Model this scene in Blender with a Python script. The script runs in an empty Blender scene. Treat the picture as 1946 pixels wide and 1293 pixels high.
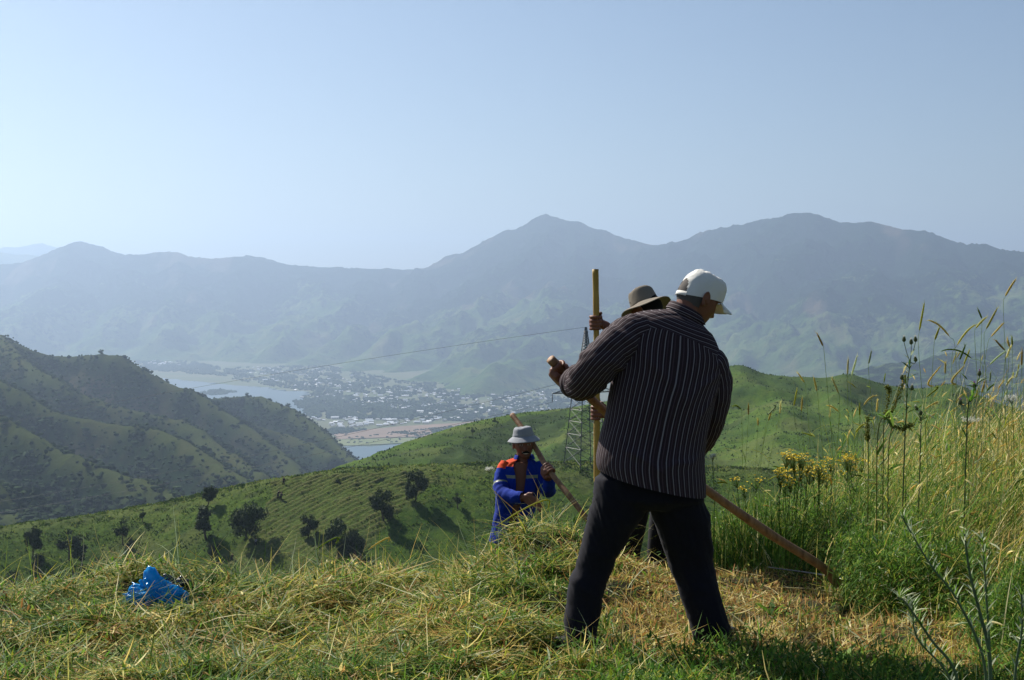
import bpy, math, random
import numpy as np
from mathutils import Vector, Matrix

S = bpy.context.scene
C = S.collection
R = math.radians
F = 2703.0                       # focal length in photo pixels (1946 wide)
CAM_H = 1.48
PITCH = math.atan(86.5 / F)
SUN_AZ, SUN_EL = R(-42), R(41)   # azimuth from +Y (negative = to the left), elevation

# ---------------------------------------------------------------- camera
cam_d = bpy.data.cameras.new('camera')
cam_d.sensor_width = 36; cam_d.lens = 36 * F / 1946
cam_d.clip_start = 0.1; cam_d.clip_end = 60000
cam = bpy.data.objects.new('camera', cam_d); C.objects.link(cam)
cam.location = (0, 0, CAM_H); cam.rotation_euler = (R(90) - PITCH, 0, 0)
S.camera = cam

# ---------------------------------------------------------------- sky and sun
w = bpy.data.worlds.new('World'); S.world = w; w.use_nodes = True
nt = w.node_tree; bg = nt.nodes['Background']
sky = nt.nodes.new('ShaderNodeTexSky'); sky.sky_type = 'NISHITA'; sky.sun_disc = False
sky.sun_elevation = SUN_EL; sky.sun_rotation = SUN_AZ
sky.altitude = 1200; sky.air_density = 1.0; sky.dust_density = 1.6; sky.ozone_density = 1.7
nt.links.new(sky.outputs[0], bg.inputs[0]); bg.inputs[1].default_value = 0.052
sd = bpy.data.lights.new('sun', 'SUN'); sd.energy = 5.0; sd.angle = R(0.5); sd.color = (1, 0.95, 0.86)
sun = bpy.data.objects.new('sun', sd); C.objects.link(sun)
sv = Vector((math.sin(SUN_AZ) * math.cos(SUN_EL), math.cos(SUN_AZ) * math.cos(SUN_EL), math.sin(SUN_EL)))
sun.rotation_euler = sv.to_track_quat('Z', 'Y').to_euler(); sun.location = (-20, 20, 30)
S.view_settings.view_transform = 'Standard'; S.view_settings.look = 'None'
S.view_settings.exposure = 0.70; S.view_settings.gamma = 1
S.render.engine = 'CYCLES'
cy = S.cycles
cy.use_denoising = True
cy.max_bounces = 6; cy.diffuse_bounces = 3; cy.glossy_bounces = 2; cy.transmission_bounces = 3
cy.volume_bounces = 0; cy.transparent_max_bounces = 8
cy.caustics_reflective = False; cy.caustics_refractive = False

# ---------------------------------------------------------------- helpers
def W(px, py, Y):
    """world point on the photo ray (px, py) at world distance Y"""
    a = (px - 973.0) / F; v = (py - 646.5) / F
    dy = math.cos(PITCH) - v * math.sin(PITCH); dz = -math.sin(PITCH) - v * math.cos(PITCH)
    k = Y / dy
    return np.array([a * k, Y, CAM_H + dz * k])

def tag(o, label=None, cat=None, group=None, kind=None):
    if label: o['label'] = label
    if cat: o['category'] = cat
    if group: o['group'] = group
    if kind: o['kind'] = kind
    return o

def empty(name, loc, label, cat, group=None, rz=0):
    o = bpy.data.objects.new(name, None); C.objects.link(o)
    o.empty_display_size = 0.2
    o.location = loc; o.rotation_euler = (0, 0, rz)
    return tag(o, label, cat, group)

def link(name, me, mats=None, parent=None):
    """link a mesh; world-space vertices, so a child of an Empty gets the inverse of its parent's place"""
    if mats is not None:
        for m in (mats if isinstance(mats, (list, tuple)) else [mats]): me.materials.append(m)
    o = bpy.data.objects.new(name, me); C.objects.link(o)
    if parent is not None:
        o.parent = parent
        loc = parent.matrix_basis if parent.parent is None else parent.parent.matrix_basis
        mi = loc.inverted()
        if parent.parent is None: me.transform(mi)
        else: me.transform(mi)
    return o

def mesh_np(name, V, Fq, smooth=True, attrs=None, matidx=None, tris=None):
    """mesh from numpy: V (n,3), Fq (m,4) quads and/or tris (k,3); attrs: point attributes (float or colour)"""
    me = bpy.data.meshes.new(name)
    V = np.asarray(V, np.float32)
    me.vertices.add(len(V)); me.vertices.foreach_set('co', V.ravel())
    loops = []; starts = []; n = 0
    if Fq is not None and len(Fq):
        Fq = np.asarray(Fq, np.int32); loops.append(Fq.ravel()); starts.append(np.arange(len(Fq)) * 4); n = len(Fq) * 4
    if tris is not None and len(tris):
        tris = np.asarray(tris, np.int32); loops.append(tris.ravel()); starts.append(n + np.arange(len(tris)) * 3)
    L = np.concatenate(loops).astype(np.int32); st = np.concatenate(starts).astype(np.int32)
    me.loops.add(len(L)); me.loops.foreach_set('vertex_index', L)
    me.polygons.add(len(st)); me.polygons.foreach_set('loop_start', st)
    me.polygons.foreach_set('use_smooth', np.full(len(st), smooth, bool))
    if matidx is not None: me.polygons.foreach_set('material_index', np.asarray(matidx, np.int32))
    me.update(calc_edges=True)
    for k, a in (attrs or {}).items():
        a = np.asarray(a, np.float32)
        if a.ndim == 1:
            t = me.attributes.new(k, 'FLOAT', 'POINT'); t.data.foreach_set('value', a)
        elif a.shape[1] == 3:
            t = me.attributes.new(k, 'FLOAT_VECTOR', 'POINT'); t.data.foreach_set('vector', a.ravel())
        else:
            t = me.attributes.new(k, 'FLOAT_COLOR', 'POINT'); t.data.foreach_set('color', a.ravel())
    return me

def grid_faces(nr, nc, wrap=False):
    r = np.arange(nr - 1)[:, None]; c = np.arange(nc if wrap else nc - 1)[None, :]
    c2 = (c + 1) % nc
    a = r * nc + c; b = r * nc + c2; d = (r + 1) * nc + c2; e = (r + 1) * nc + c
    return np.stack([a, b, d, e], -1).reshape(-1, 4)

def _h(ix, iy, seed):
    n = (ix.astype(np.int64) * 374761393 + iy.astype(np.int64) * 668265263 + seed * 1442695041) & 0xffffffff
    n = ((n ^ (n >> 13)) * 1274126177) & 0xffffffff
    n = (n ^ (n >> 16)) & 0xffffffff
    return n / 4294967295.0

def vnoise(x, y, seed=0):
    x = np.asarray(x, float); y = np.asarray(y, float)
    ix = np.floor(x).astype(np.int64); iy = np.floor(y).astype(np.int64)
    fx = x - ix; fy = y - iy
    fx = fx * fx * fx * (fx * (fx * 6 - 15) + 10); fy = fy * fy * fy * (fy * (fy * 6 - 15) + 10)
    a = _h(ix, iy, seed); b = _h(ix + 1, iy, seed); c = _h(ix, iy + 1, seed); d = _h(ix + 1, iy + 1, seed)
    return (a + (b - a) * fx) * (1 - fy) + (c + (d - c) * fx) * fy

def fbm(x, y, seed=0, octv=4, ridged=False):
    s = 0; amp = 1; tot = 0
    for k in range(octv):
        n = vnoise(x * 2 ** k + 17.3 * k, y * 2 ** k - 9.1 * k, seed + k)
        if ridged: n = 1 - np.abs(n * 2 - 1)
        s = s + n * amp; tot += amp; amp *= 0.5
    return s / tot

def sstep(a, b, x):
    t = np.clip((x - a) / (b - a), 0, 1); return t * t * (3 - 2 * t)

def in_poly(x, y, poly):
    ins = np.zeros(x.shape, bool); n = len(poly)
    for i in range(n):
        x1, y1 = poly[i]; x2, y2 = poly[(i + 1) % n]
        c = ((y1 > y) != (y2 > y)) & (x < (x2 - x1) * (y - y1) / (y2 - y1 + 1e-12) + x1)
        ins ^= c
    return ins

def proj(P):
    """world points (n,3) -> photo pixels"""
    d = P - np.array([0, 0, CAM_H])
    f = d[:, 1] * math.cos(PITCH) - d[:, 2] * math.sin(PITCH)
    u = d[:, 1] * math.sin(PITCH) + d[:, 2] * math.cos(PITCH)
    return 973 + F * d[:, 0] / f, 646.5 - F * u / f

class NT:
    """small helper to write node materials"""
    def __init__(s, name):
        s.m = bpy.data.materials.new(name); s.m.use_nodes = True
        s.t = s.m.node_tree; s.b = s.t.nodes['Principled BSDF']
        s.b.inputs['Specular IOR Level'].default_value = 0.25
    def n(s, typ, ins=None, **kw):
        nd = s.t.nodes.new('ShaderNode' + typ)
        for k, v in kw.items(): setattr(nd, k, v)
        for k, v in (ins or {}).items():
            if hasattr(v, 'links') or isinstance(v, bpy.types.NodeSocket): s.t.links.new(v, nd.inputs[k])
            else: nd.inputs[k].default_value = v
        return nd
    def set(s, **kw):
        for k, v in kw.items():
            k = k.replace('_', ' ')
            if isinstance(v, bpy.types.NodeSocket): s.t.links.new(v, s.b.inputs[k])
            else: s.b.inputs[k].default_value = v
        return s
    def noise(s, scale, detail=4, vec=None, rough=0.6, dim='3D', dist=0):
        nd = s.n('TexNoise', {'Scale': scale, 'Detail': detail, 'Roughness': rough, 'Distortion': dist})
        if vec is not None: s.t.links.new(vec, nd.inputs['Vector'])
        return nd.outputs['Fac']
    def ramp(s, fac, stops):
        nd = s.n('ValToRGB', {'Fac': fac}); e = nd.color_ramp.elements
        while len(e) < len(stops): e.new(0.5)
        for i, (p, c) in enumerate(stops):
            e[i].position = p
            e[i].color = (c, c, c, 1) if isinstance(c, (int, float)) else (*c, 1)
        return nd.outputs['Color']
    def mix(s, fac, a, b, mode='MIX'):
        nd = s.n('Mix', data_type='RGBA', blend_type=mode)
        for i, v in ((0, fac), (6, a), (7, b)):
            if isinstance(v, bpy.types.NodeSocket): s.t.links.new(v, nd.inputs[i])
            elif i == 0: nd.inputs[0].default_value = v
            else: nd.inputs[i].default_value = (*v, 1) if len(v) == 3 else v
        return nd.outputs[2]
    def math(s, op, a, b=0.0, clamp=False):
        nd = s.n('Math', operation=op, use_clamp=clamp)
        for i, v in ((0, a), (1, b)):
            if isinstance(v, bpy.types.NodeSocket): s.t.links.new(v, nd.inputs[i])
            else: nd.inputs[i].default_value = v
        return nd.outputs[0]
    def attr(s, name, out='Fac'):
        return s.n('Attribute', attribute_name=name).outputs[out]
    def obj(s): return s.n('TexCoord').outputs['Object']
    def bump(s, h, dist=0.01, strength=1.0):
        s.t.links.new(s.n('Bump', {'Height': h, 'Distance': dist, 'Strength': strength}).outputs[0], s.b.inputs['Normal']); return s
# ================================================================ far land
def ridge_terrain(X, Y, ridges, k=0.55, r=60., soft=25., base=-430.):
    """height field: soft union of tents hung on ridge polylines of world points"""
    cand = []
    for rd in ridges:
        pts = rd['p']; kk = rd.get('k', k); rr = rd.get('r', r)
        best = np.full(X.shape, -1e9)
        for a, b in zip(pts[:-1], pts[1:]):
            ax, ay = a[0], a[1]; dx, dy = b[0] - ax, b[1] - ay
            t = np.clip(((X - ax) * dx + (Y - ay) * dy) / (dx * dx + dy * dy + 1e-9), 0, 1)
            d = np.hypot(X - ax - t * dx, Y - ay - t * dy)
            z = a[2] + t * (b[2] - a[2]) - kk * (np.sqrt(d * d + rr * rr) - rr)
            best = np.maximum(best, z)
        cand.append(best)
    M = np.maximum(np.max(cand, 0), base)
    s = np.exp((base - M) / soft)
    for c in cand: s = s + np.exp((c - M) / soft)
    return M + soft * np.log(s) - soft * 0.4

def fit_edge(X, Y, Z, edge, w=15):
    """lift or lower each bearing of a terrain so its skyline follows the surveyed edge"""
    ang = (Z - CAM_H) / Y; i = ang.argmax(0); c = np.arange(Z.shape[1]); px = 973 + F * X[0] / Y[0]
    want = np.interp(px, [e[0] for e in edge], [(560 - e[1]) / F for e in edge])
    dz = (want - ang[i, c]) * Y[i, c]
    k = np.hanning(w + 2)[1:-1]; k /= k.sum()
    dz = np.convolve(np.pad(dz, w // 2, mode='edge'), k, mode='valid')[:len(dz)]
    return dz[None, :], Y[i, c][None, :]

def RW(pts, ks=1000.0):
    return [W(p[0], p[1], p[2] * ks) for p in pts]

def persp_grid(px0, px1, nc, Y0, Y1, nr, power=1.0):
    px = np.linspace(px0, px1, nc); t = np.linspace(0, 1, nr) ** power
    Y = Y0 + (Y1 - Y0) * t
    PX, YY = np.meshgrid(px, Y)
    return (PX - 973) / F * YY, YY

def land_material(name, cols, scale, bump_d=1.0, rough=0.95, dots=None, attr_mix=None, detail=6):
    t = NT(name); o = t.n('NewGeometry').outputs['Position']
    n1 = t.noise(scale, detail, o, 0.62)
    c = t.ramp(n1, cols)
    if dots:                                     # dark scrub
        n2 = t.noise(dots[0], 3, o, 0.7); n3 = t.noise(dots[0] * 0.13, 3, o, 0.6)
        f = t.ramp(t.math('ADD', n2, t.math('MULTIPLY', n3, 0.6)), [(dots[1], 0.), (dots[1] + 0.06, 1.)])
        c = t.mix(f, c, dots[2])
    for am in (attr_mix or []):
        c = t.mix(t.attr(am[0]), c, am[1])
    t.set(Base_Color=c, Roughness=rough); t.b.inputs['Specular IOR Level'].default_value = 0.1
    t.bump(t.noise(scale * 6, 5, o, 0.7), bump_d, 0.6)
    return t.m

# --- valley floor, one sheet out to the horizon
ZV = -430.0
def plain_xy(px, py, z=ZV):
    a = (px - 973.0) / F; v = (py - 646.5) / F
    dy = math.cos(PITCH) - v * math.sin(PITCH); dz = -math.sin(PITCH) - v * math.cos(PITCH)
    k = (z - CAM_H) / dz
    return (a * k, dy * k)

def build_valley():
    nx, ny = 260, 260
    px = np.linspace(-900, 2900, nx)
    yy = 300 * (60000 / 300.) ** (np.linspace(0, 1, ny))
    PX, Y = np.meshgrid(px, yy); X = (PX - 973) / F * Y
    Z = np.full(X.shape, ZV) + 4 * (fbm(X / 300, Y / 300, 3) - .5) * (Y < 9000)
    x, y = proj(np.stack([X, Y, Z], -1).reshape(-1, 3)); x = x.reshape(X.shape); y = y.reshape(X.shape)
    t = NT('valley_soil'); o = t.n('NewGeometry').outputs['Position']
    n = t.noise(0.004, 5, o, 0.6)
    c = t.ramp(n, [(0.35, (0.07, 0.10, 0.035)), (0.5, (0.10, 0.115, 0.045)), (0.65, (0.055, 0.085, 0.03))])
    # patchwork of small fields
    mp = t.n('Mapping', {'Vector': o, 'Rotation': (0, 0, 0.4), 'Scale': (0.004, 0.008, 0)})
    vo = t.n('TexVoronoi', {'Scale': 1.0, 'Vector': mp.outputs[0]})
    c = t.mix(0.35, c, t.ramp(vo.outputs['Color'], [(0.2, (0.05, 0.09, 0.03)), (0.6, (0.15, 0.12, 0.07)), (0.9, (0.09, 0.12, 0.04))]))
    t.set(Base_Color=c, Roughness=1.0)
    o_ = link('valley_floor', mesh_np('valley_floor', np.stack([X, Y, Z], -1).reshape(-1, 3), grid_faces(ny, nx)), t.m)
    tag(o_, kind='structure')
    # bare brown fields and sheets of water lying in the valley
    def patch(name, poly_px, z, mat, sub=10, jit=25, seed=0, bank=2.0):
        P = [plain_xy(*p, z=ZV) for p in poly_px]
        pts = []
        rnd = random.Random(seed)
        for i in range(len(P)):
            a, b = P[i], P[(i + 1) % len(P)]
            for k in range(sub):
                u = k / sub; j = rnd.uniform(-jit, jit) * (0 if k == 0 else 1)
                pts.append((a[0] + (b[0] - a[0]) * u + j, a[1] + (b[1] - a[1]) * u + j))
        me = bpy.data.meshes.new(name)
        n = len(pts)
        me.from_pydata([(p[0], p[1], z) for p in pts] + [(p[0], p[1], z - 6) for p in pts], [],
                       [tuple(range(n))] + [(i, (i + 1) % n, n + (i + 1) % n, n + i) for i in range(n)])
        me.update()
        ob = link(name, me, mat); tag(ob, kind='structure'); return ob
    wt = NT('river_water'); wo = wt.n('NewGeometry').outputs['Position']
    wt.set(Base_Color=(0.05, 0.10, 0.13, 1), Roughness=0.5)
    wt.b.inputs['Specular IOR Level'].default_value = 0.28
    wt.bump(wt.noise(0.05, 3, wo), 0.6, 0.25)
    patch('river_water', [(610, 905), (560, 880), (640, 852), (668, 850), (700, 851), (760, 846), (830, 842), (900, 850), (900, 905)], ZV + 3.0, wt.m, jit=6, seed=2)
    patch('lake_water', [(240, 722), (300, 719), (345, 724), (375, 727), (420, 731), (470, 736), (512, 739), (540, 745), (575, 745), (590, 765), (580, 790), (540, 800), (500, 790), (400, 775), (250, 760)], ZV + 3.0, wt.m, jit=25, seed=3)
    bf = NT('bare_field'); bo = bf.n('NewGeometry').outputs['Position']
    bf.set(Base_Color=bf.ramp(bf.noise(0.01, 5, bo), [(0.3, (0.18, 0.125, 0.085)), (0.7, (0.25, 0.17, 0.12))]), Roughness=1.0)
    patch('brown_field', [(640, 824), (760, 812), (860, 806), (930, 800), (930, 822), (840, 830), (640, 836)], ZV + 2.6, bf.m, jit=8, seed=5)
    gf = NT('green_field'); go = gf.n('NewGeometry').outputs['Position']
    gf.set(Base_Color=gf.ramp(gf.noise(0.008, 5, go), [(0.3, (0.12, 0.16, 0.05)), (0.7, (0.17, 0.17, 0.07))]), Roughness=1.0)
    patch('meadow', [(600, 838), (840, 832), (930, 824), (930, 838), (760, 844), (680, 848), (600, 850)], ZV + 2.5, gf.m, jit=8, seed=6)
build_valley()

# --- the hazy mountains across the valley
D = lambda x: float(np.interp(x, [-300, 800, 1035, 1240, 1510, 1946, 2400], [11.6, 11.6, 11.0, 10.4, 9.2, 8.2, 7.6]))
crest_px = [(-600, 520), (-300, 512), (-60, 508), (40, 500), (90, 482), (120, 468), (150, 459), (185, 466), (232, 484), (270, 484), (305, 479), (335, 479), (360, 488), (405, 492), (440, 489), (475, 486), (505, 491), (545, 503),
            (580, 506), (625, 509), (640, 507), (662, 510), (680, 509), (700, 512), (735, 510), (760, 513), (800, 510), (820, 506), (838, 494), (852, 484), (880, 481), (905, 467), (935, 451), (960, 438), (990, 433),
            (1003, 425), (1020, 411), (1036, 407), (1056, 414), (1078, 420), (1098, 420), (1122, 434), (1145, 436), (1168, 448), (1200, 456), (1240, 467), (1270, 462), (1300, 457), (1335, 440), (1375, 432),
            (1410, 427), (1440, 419), (1480, 413), (1505, 405), (1550, 406), (1565, 414), (1600, 424), (1625, 424), (1650, 421), (1680, 428), (1715, 437), (1760, 439), (1790, 452), (1825, 463),
            (1870, 464), (1900, 474), (1946, 479), (2100, 490), (2400, 520)]
main = [(x, y, D(x)) for x, y in crest_px]
spur = [
    [(150, 459, 11.6), (110, 540, 10.6), (40, 600, 9.9), (-40, 650, 9.2)],
    [(-60, 508, 11.6), (-100, 580, 10.5), (-180, 640, 9.6)],
    [(232, 484, 11.6), (250, 560, 10.6), (190, 620, 9.8), (160, 668, 9.2)],
    [(335, 479, 11.6), (350, 550, 10.7), (300, 610, 10.0), (330, 660, 9.3)],
    [(475, 486, 11.6), (455, 560, 10.7), (400, 620, 9.9), (440, 672, 9.1)],
    [(580, 506, 11.6), (600, 565, 10.7), (520, 625, 9.8), (480, 670, 9.2)],
    [(700, 512, 11.6), (690, 560, 10.8), (640, 590, 10.2), (560, 632, 9.5), (493, 664, 9.0)],
    [(838, 494, 11.4), (812, 572, 10.3), (751, 594, 9.9), (690, 633, 9.3), (600, 662, 8.9), (540, 690, 8.5)],
    [(935, 451, 11.2), (925, 530, 10.4), (866, 612, 9.2), (780, 637, 8.9), (733, 655, 8.6), (650, 690, 8.1)],
    [(1036, 407, 11.0), (1020, 480, 10.3), (960, 560, 9.5), (900, 600, 9.1), (800, 655, 8.5), (730, 700, 7.9)],
    [(1122, 434, 10.8), (1120, 500, 9.9), (1096, 547, 9.1), (1032, 583, 8.7), (967, 626, 8.2), (913, 655, 7.9), (852, 694, 7.4), (801, 718, 7.0)],
    [(1096, 547, 9.1), (1068, 590, 8.4), (978, 640, 7.9), (924, 673, 7.5), (880, 700, 7.1)],
    [(1096, 547, 9.1), (1111, 619, 7.9), (1032, 664, 7.4), (960, 684, 7.1), (898, 707, 6.8), (859, 730, 6.5)],
    [(1240, 467, 10.4), (1200, 540, 9.4), (1180, 610, 8.2), (1120, 675, 7.1), (1050, 682, 6.9), (985, 684, 6.8), (942, 700, 6.5), (900, 732, 6.1)],
    [(1200, 540, 9.4), (1290, 600, 8.3), (1330, 660, 7.4), (1370, 720, 6.6)],
    [(1410, 427, 9.6), (1400, 500, 8.8), (1385, 580, 7.9), (1450, 625, 7.3), (1550, 668, 6.7), (1620, 705, 6.2)],
    [(1335, 440, 9.9), (1310, 520, 9.0), (1345, 590, 8.1), (1420, 680, 6.9)],
    [(1505, 405, 9.2), (1510, 480, 8.5), (1570, 540, 7.8), (1590, 610, 7.1), (1660, 690, 6.3)],
    [(1600, 424, 9.1), (1640, 500, 8.2), (1670, 570, 7.4), (1760, 640, 6.7), (1800, 700, 6.1)],
    [(1760, 439, 8.7), (1790, 510, 7.9), (1830, 580, 7.2), (1890, 650, 6.5), (1930, 720, 5.9)],
    [(1870, 464, 8.4), (1930, 540, 7.6), (1990, 600, 7.0), (2050, 700, 6.0)],
    [(2100, 490, 8.0), (2180, 580, 7.0), (2250, 690, 6.0)],
]
def build_mountains():
    X, Y = persp_grid(-420, 2330, 620, 5200, 13400, 330)
    rs = [dict(p=RW(main), k=0.72, r=70)] + [dict(p=RW(s), k=0.55, r=50) for s in spur]
    wx = 260 * (fbm(X / 900, Y / 900, 11, 4) - .5); wy = 260 * (fbm(X / 900, Y / 900, 21, 4) - .5)
    dm = np.zeros(X.shape)
    cx = np.array([W(a, b, d * 1000) for a, b, d in main])
    yc = np.interp(X / Y, cx[:, 0] / cx[:, 1], cx[:, 1])
    dm = np.clip(np.abs(Y - yc) / 500, 0, 1)
    Z = ridge_terrain(X + wx * dm, Y + wy * dm, rs, soft=14)
    lift = sstep(ZV - 5, ZV + 140, Z)
    er = fbm(X / 420, Y / 420, 31, 5, True) - .62
    er2 = fbm(X / 130, Y / 130, 41, 4, True) - .6
    Z = Z + lift * (er * 215 + er2 * 75) * (0.10 + 0.90 * dm)
    # erosion gullies cut across the spurs
    Z = Z - 12 * (1 - lift)
    # tree clumps along the skyline make its edge uneven
    Z = Z + lift * 9 * sstep(.55, .75, fbm(X / 45, Y / 45, 77, 3)) * (1 - dm)
    dz, yy = fit_edge(X, Y, Z, crest_px, 9); Z = Z + dz * np.exp(-((Y - yy) / 700) ** 2)
    hgt = (Z - ZV) / 900
    scrub = sstep(.1, .7, hgt + .9 * (fbm(X / 500, Y / 500, 51, 4) - .5))
    bare = .6 * sstep(.64, .82, fbm(X / 260 + 5, Y / 500, 61, 4)) * sstep(.0, .2, hgt)
    V = np.stack([X, Y, Z], -1).reshape(-1, 3)
    t = NT('mountain_slope'); o = t.n('NewGeometry').outputs['Position']
    n1 = t.noise(0.004, 6, o, 0.65)
    grass = t.ramp(n1, [(0.3, (0.035, 0.075, 0.022)), (0.5, (0.08, 0.135, 0.035)), (0.72, (0.18, 0.20, 0.075))])
    n2 = t.noise(0.022, 5, o, 0.75)
    sc = t.attr('scrub')
    f = t.ramp(t.math('ADD', n2, t.math('MULTIPLY', sc, 0.28)), [(0.56, 0.), (0.66, 1.)])
    c = t.mix(f, grass, (0.010, 0.022, 0.010))
    c = t.mix(t.math('MULTIPLY', t.attr('bare'), 0.8), c, (0.24, 0.17, 0.12))
    t.set(Base_Color=c, Roughness=1.0); t.b.inputs['Specular IOR Level'].default_value = 0.0
    t.bump(t.noise(0.012, 7, o, 0.75), 45, 0.9)
    ob = link('mountains', mesh_np('mountains', V, grid_faces(*X.shape), attrs={'scrub': scrub.ravel(), 'bare': bare.ravel()}), t.m)
    tag(ob, kind='structure')
    # the two faint ranges at the far left
    for nm, cr, y0 in (('far_range', [(-500, 478, 19), (-200, 474, 19), (0, 470, 19), (40, 465, 19), (70, 461, 19), (105, 465, 19), (150, 480, 19), (260, 500, 19), (500, 530, 19)], 16800),
                       ('middle_range', [(-500, 470, 15.5), (-200, 468, 15.5), (0, 474, 15.5), (30, 480, 15.5), (60, 483, 15.5), (95, 485, 15.5), (160, 500, 15.5), (300, 530, 15.5)], 14000)):
        X, Y = persp_grid(-420, 420, 140, y0, y0 + 4200, 60)
        Z = ridge_terrain(X, Y, [dict(p=RW(cr), k=0.5, r=120)], soft=14)
        Z = Z + 60 * (fbm(X / 500, Y / 500, 5, 4, True) - .62) * sstep(ZV, ZV + 100, Z) - 10
        tag(link(nm, mesh_np(nm, np.stack([X, Y, Z], -1).reshape(-1, 3), grid_faces(*X.shape)), t.m), kind='structure')
build_mountains()
# --- nearer spurs at the left, a scrubby foothill at the right
LH = [
    dict(p=[(-500, 560, 2.5), (-120, 610, 2.35), (0, 638, 2.25), (36, 656, 2.22), (72, 669, 2.2), (119, 678, 2.2), (162, 674, 2.18), (194, 672, 2.16), (230, 676, 2.14), (259, 696, 2.12), (299, 716, 2.1), (324, 730, 2.08), (360, 741, 2.05), (388, 757, 2.03), (414, 775, 2.0), (440, 790, 1.97), (468, 808, 1.93), (504, 837, 1.88), (540, 866, 1.82), (570, 895, 1.75)], k=1.1, r=10),
    dict(p=[(360, 741, 2.05), (388, 758, 2.35), (432, 754, 2.5), (468, 751, 2.55), (496, 753, 2.5), (525, 765, 2.45), (554, 774, 2.4), (583, 795, 2.34), (612, 817, 2.28), (640, 846, 2.2), (672, 872, 2.1), (700, 905, 2.0)], k=1.1, r=10),
    dict(p=[(440, 790, 2.05), (480, 806, 2.18), (540, 822, 2.16), (590, 842, 2.1), (630, 862, 2.02)], k=1.1, r=9),
    dict(p=[(0, 638, 2.25), (40, 679, 1.98), (72, 704, 1.9), (108, 716, 1.86), (137, 740, 1.82), (180, 757, 1.8), (223, 770, 1.77), (281, 784, 1.74), (345, 798, 1.7), (378, 816, 1.66), (406, 842, 1.61), (442, 863, 1.56), (500, 900, 1.45)], k=1.1, r=9),
    dict(p=[(-300, 660, 1.7), (-80, 690, 1.62), (0, 725, 1.58), (36, 741, 1.55), (72, 766, 1.52), (108, 784, 1.5), (162, 795, 1.48), (216, 806, 1.46), (270, 807, 1.44), (306, 816, 1.41), (342, 834, 1.37), (378, 852, 1.33), (414, 878, 1.28), (450, 899, 1.23), (510, 935, 1.15)], k=1.1, r=8),
    dict(p=[(-300, 690, 1.3), (-80, 750, 1.25), (0, 790, 1.22), (36, 812, 1.2), (65, 826, 1.18), (101, 848, 1.16), (144, 866, 1.13), (180, 878, 1.11), (223, 896, 1.08), (270, 910, 1.05), (306, 924, 1.02), (338, 940, 0.99), (400, 980, 0.92)], k=1.1, r=7),
    dict(p=[(-300, 850, .95), (-60, 900, .92), (0, 965, .9), (60, 985, .86), (120, 1010, .82)], k=.5, r=8),
]
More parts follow.
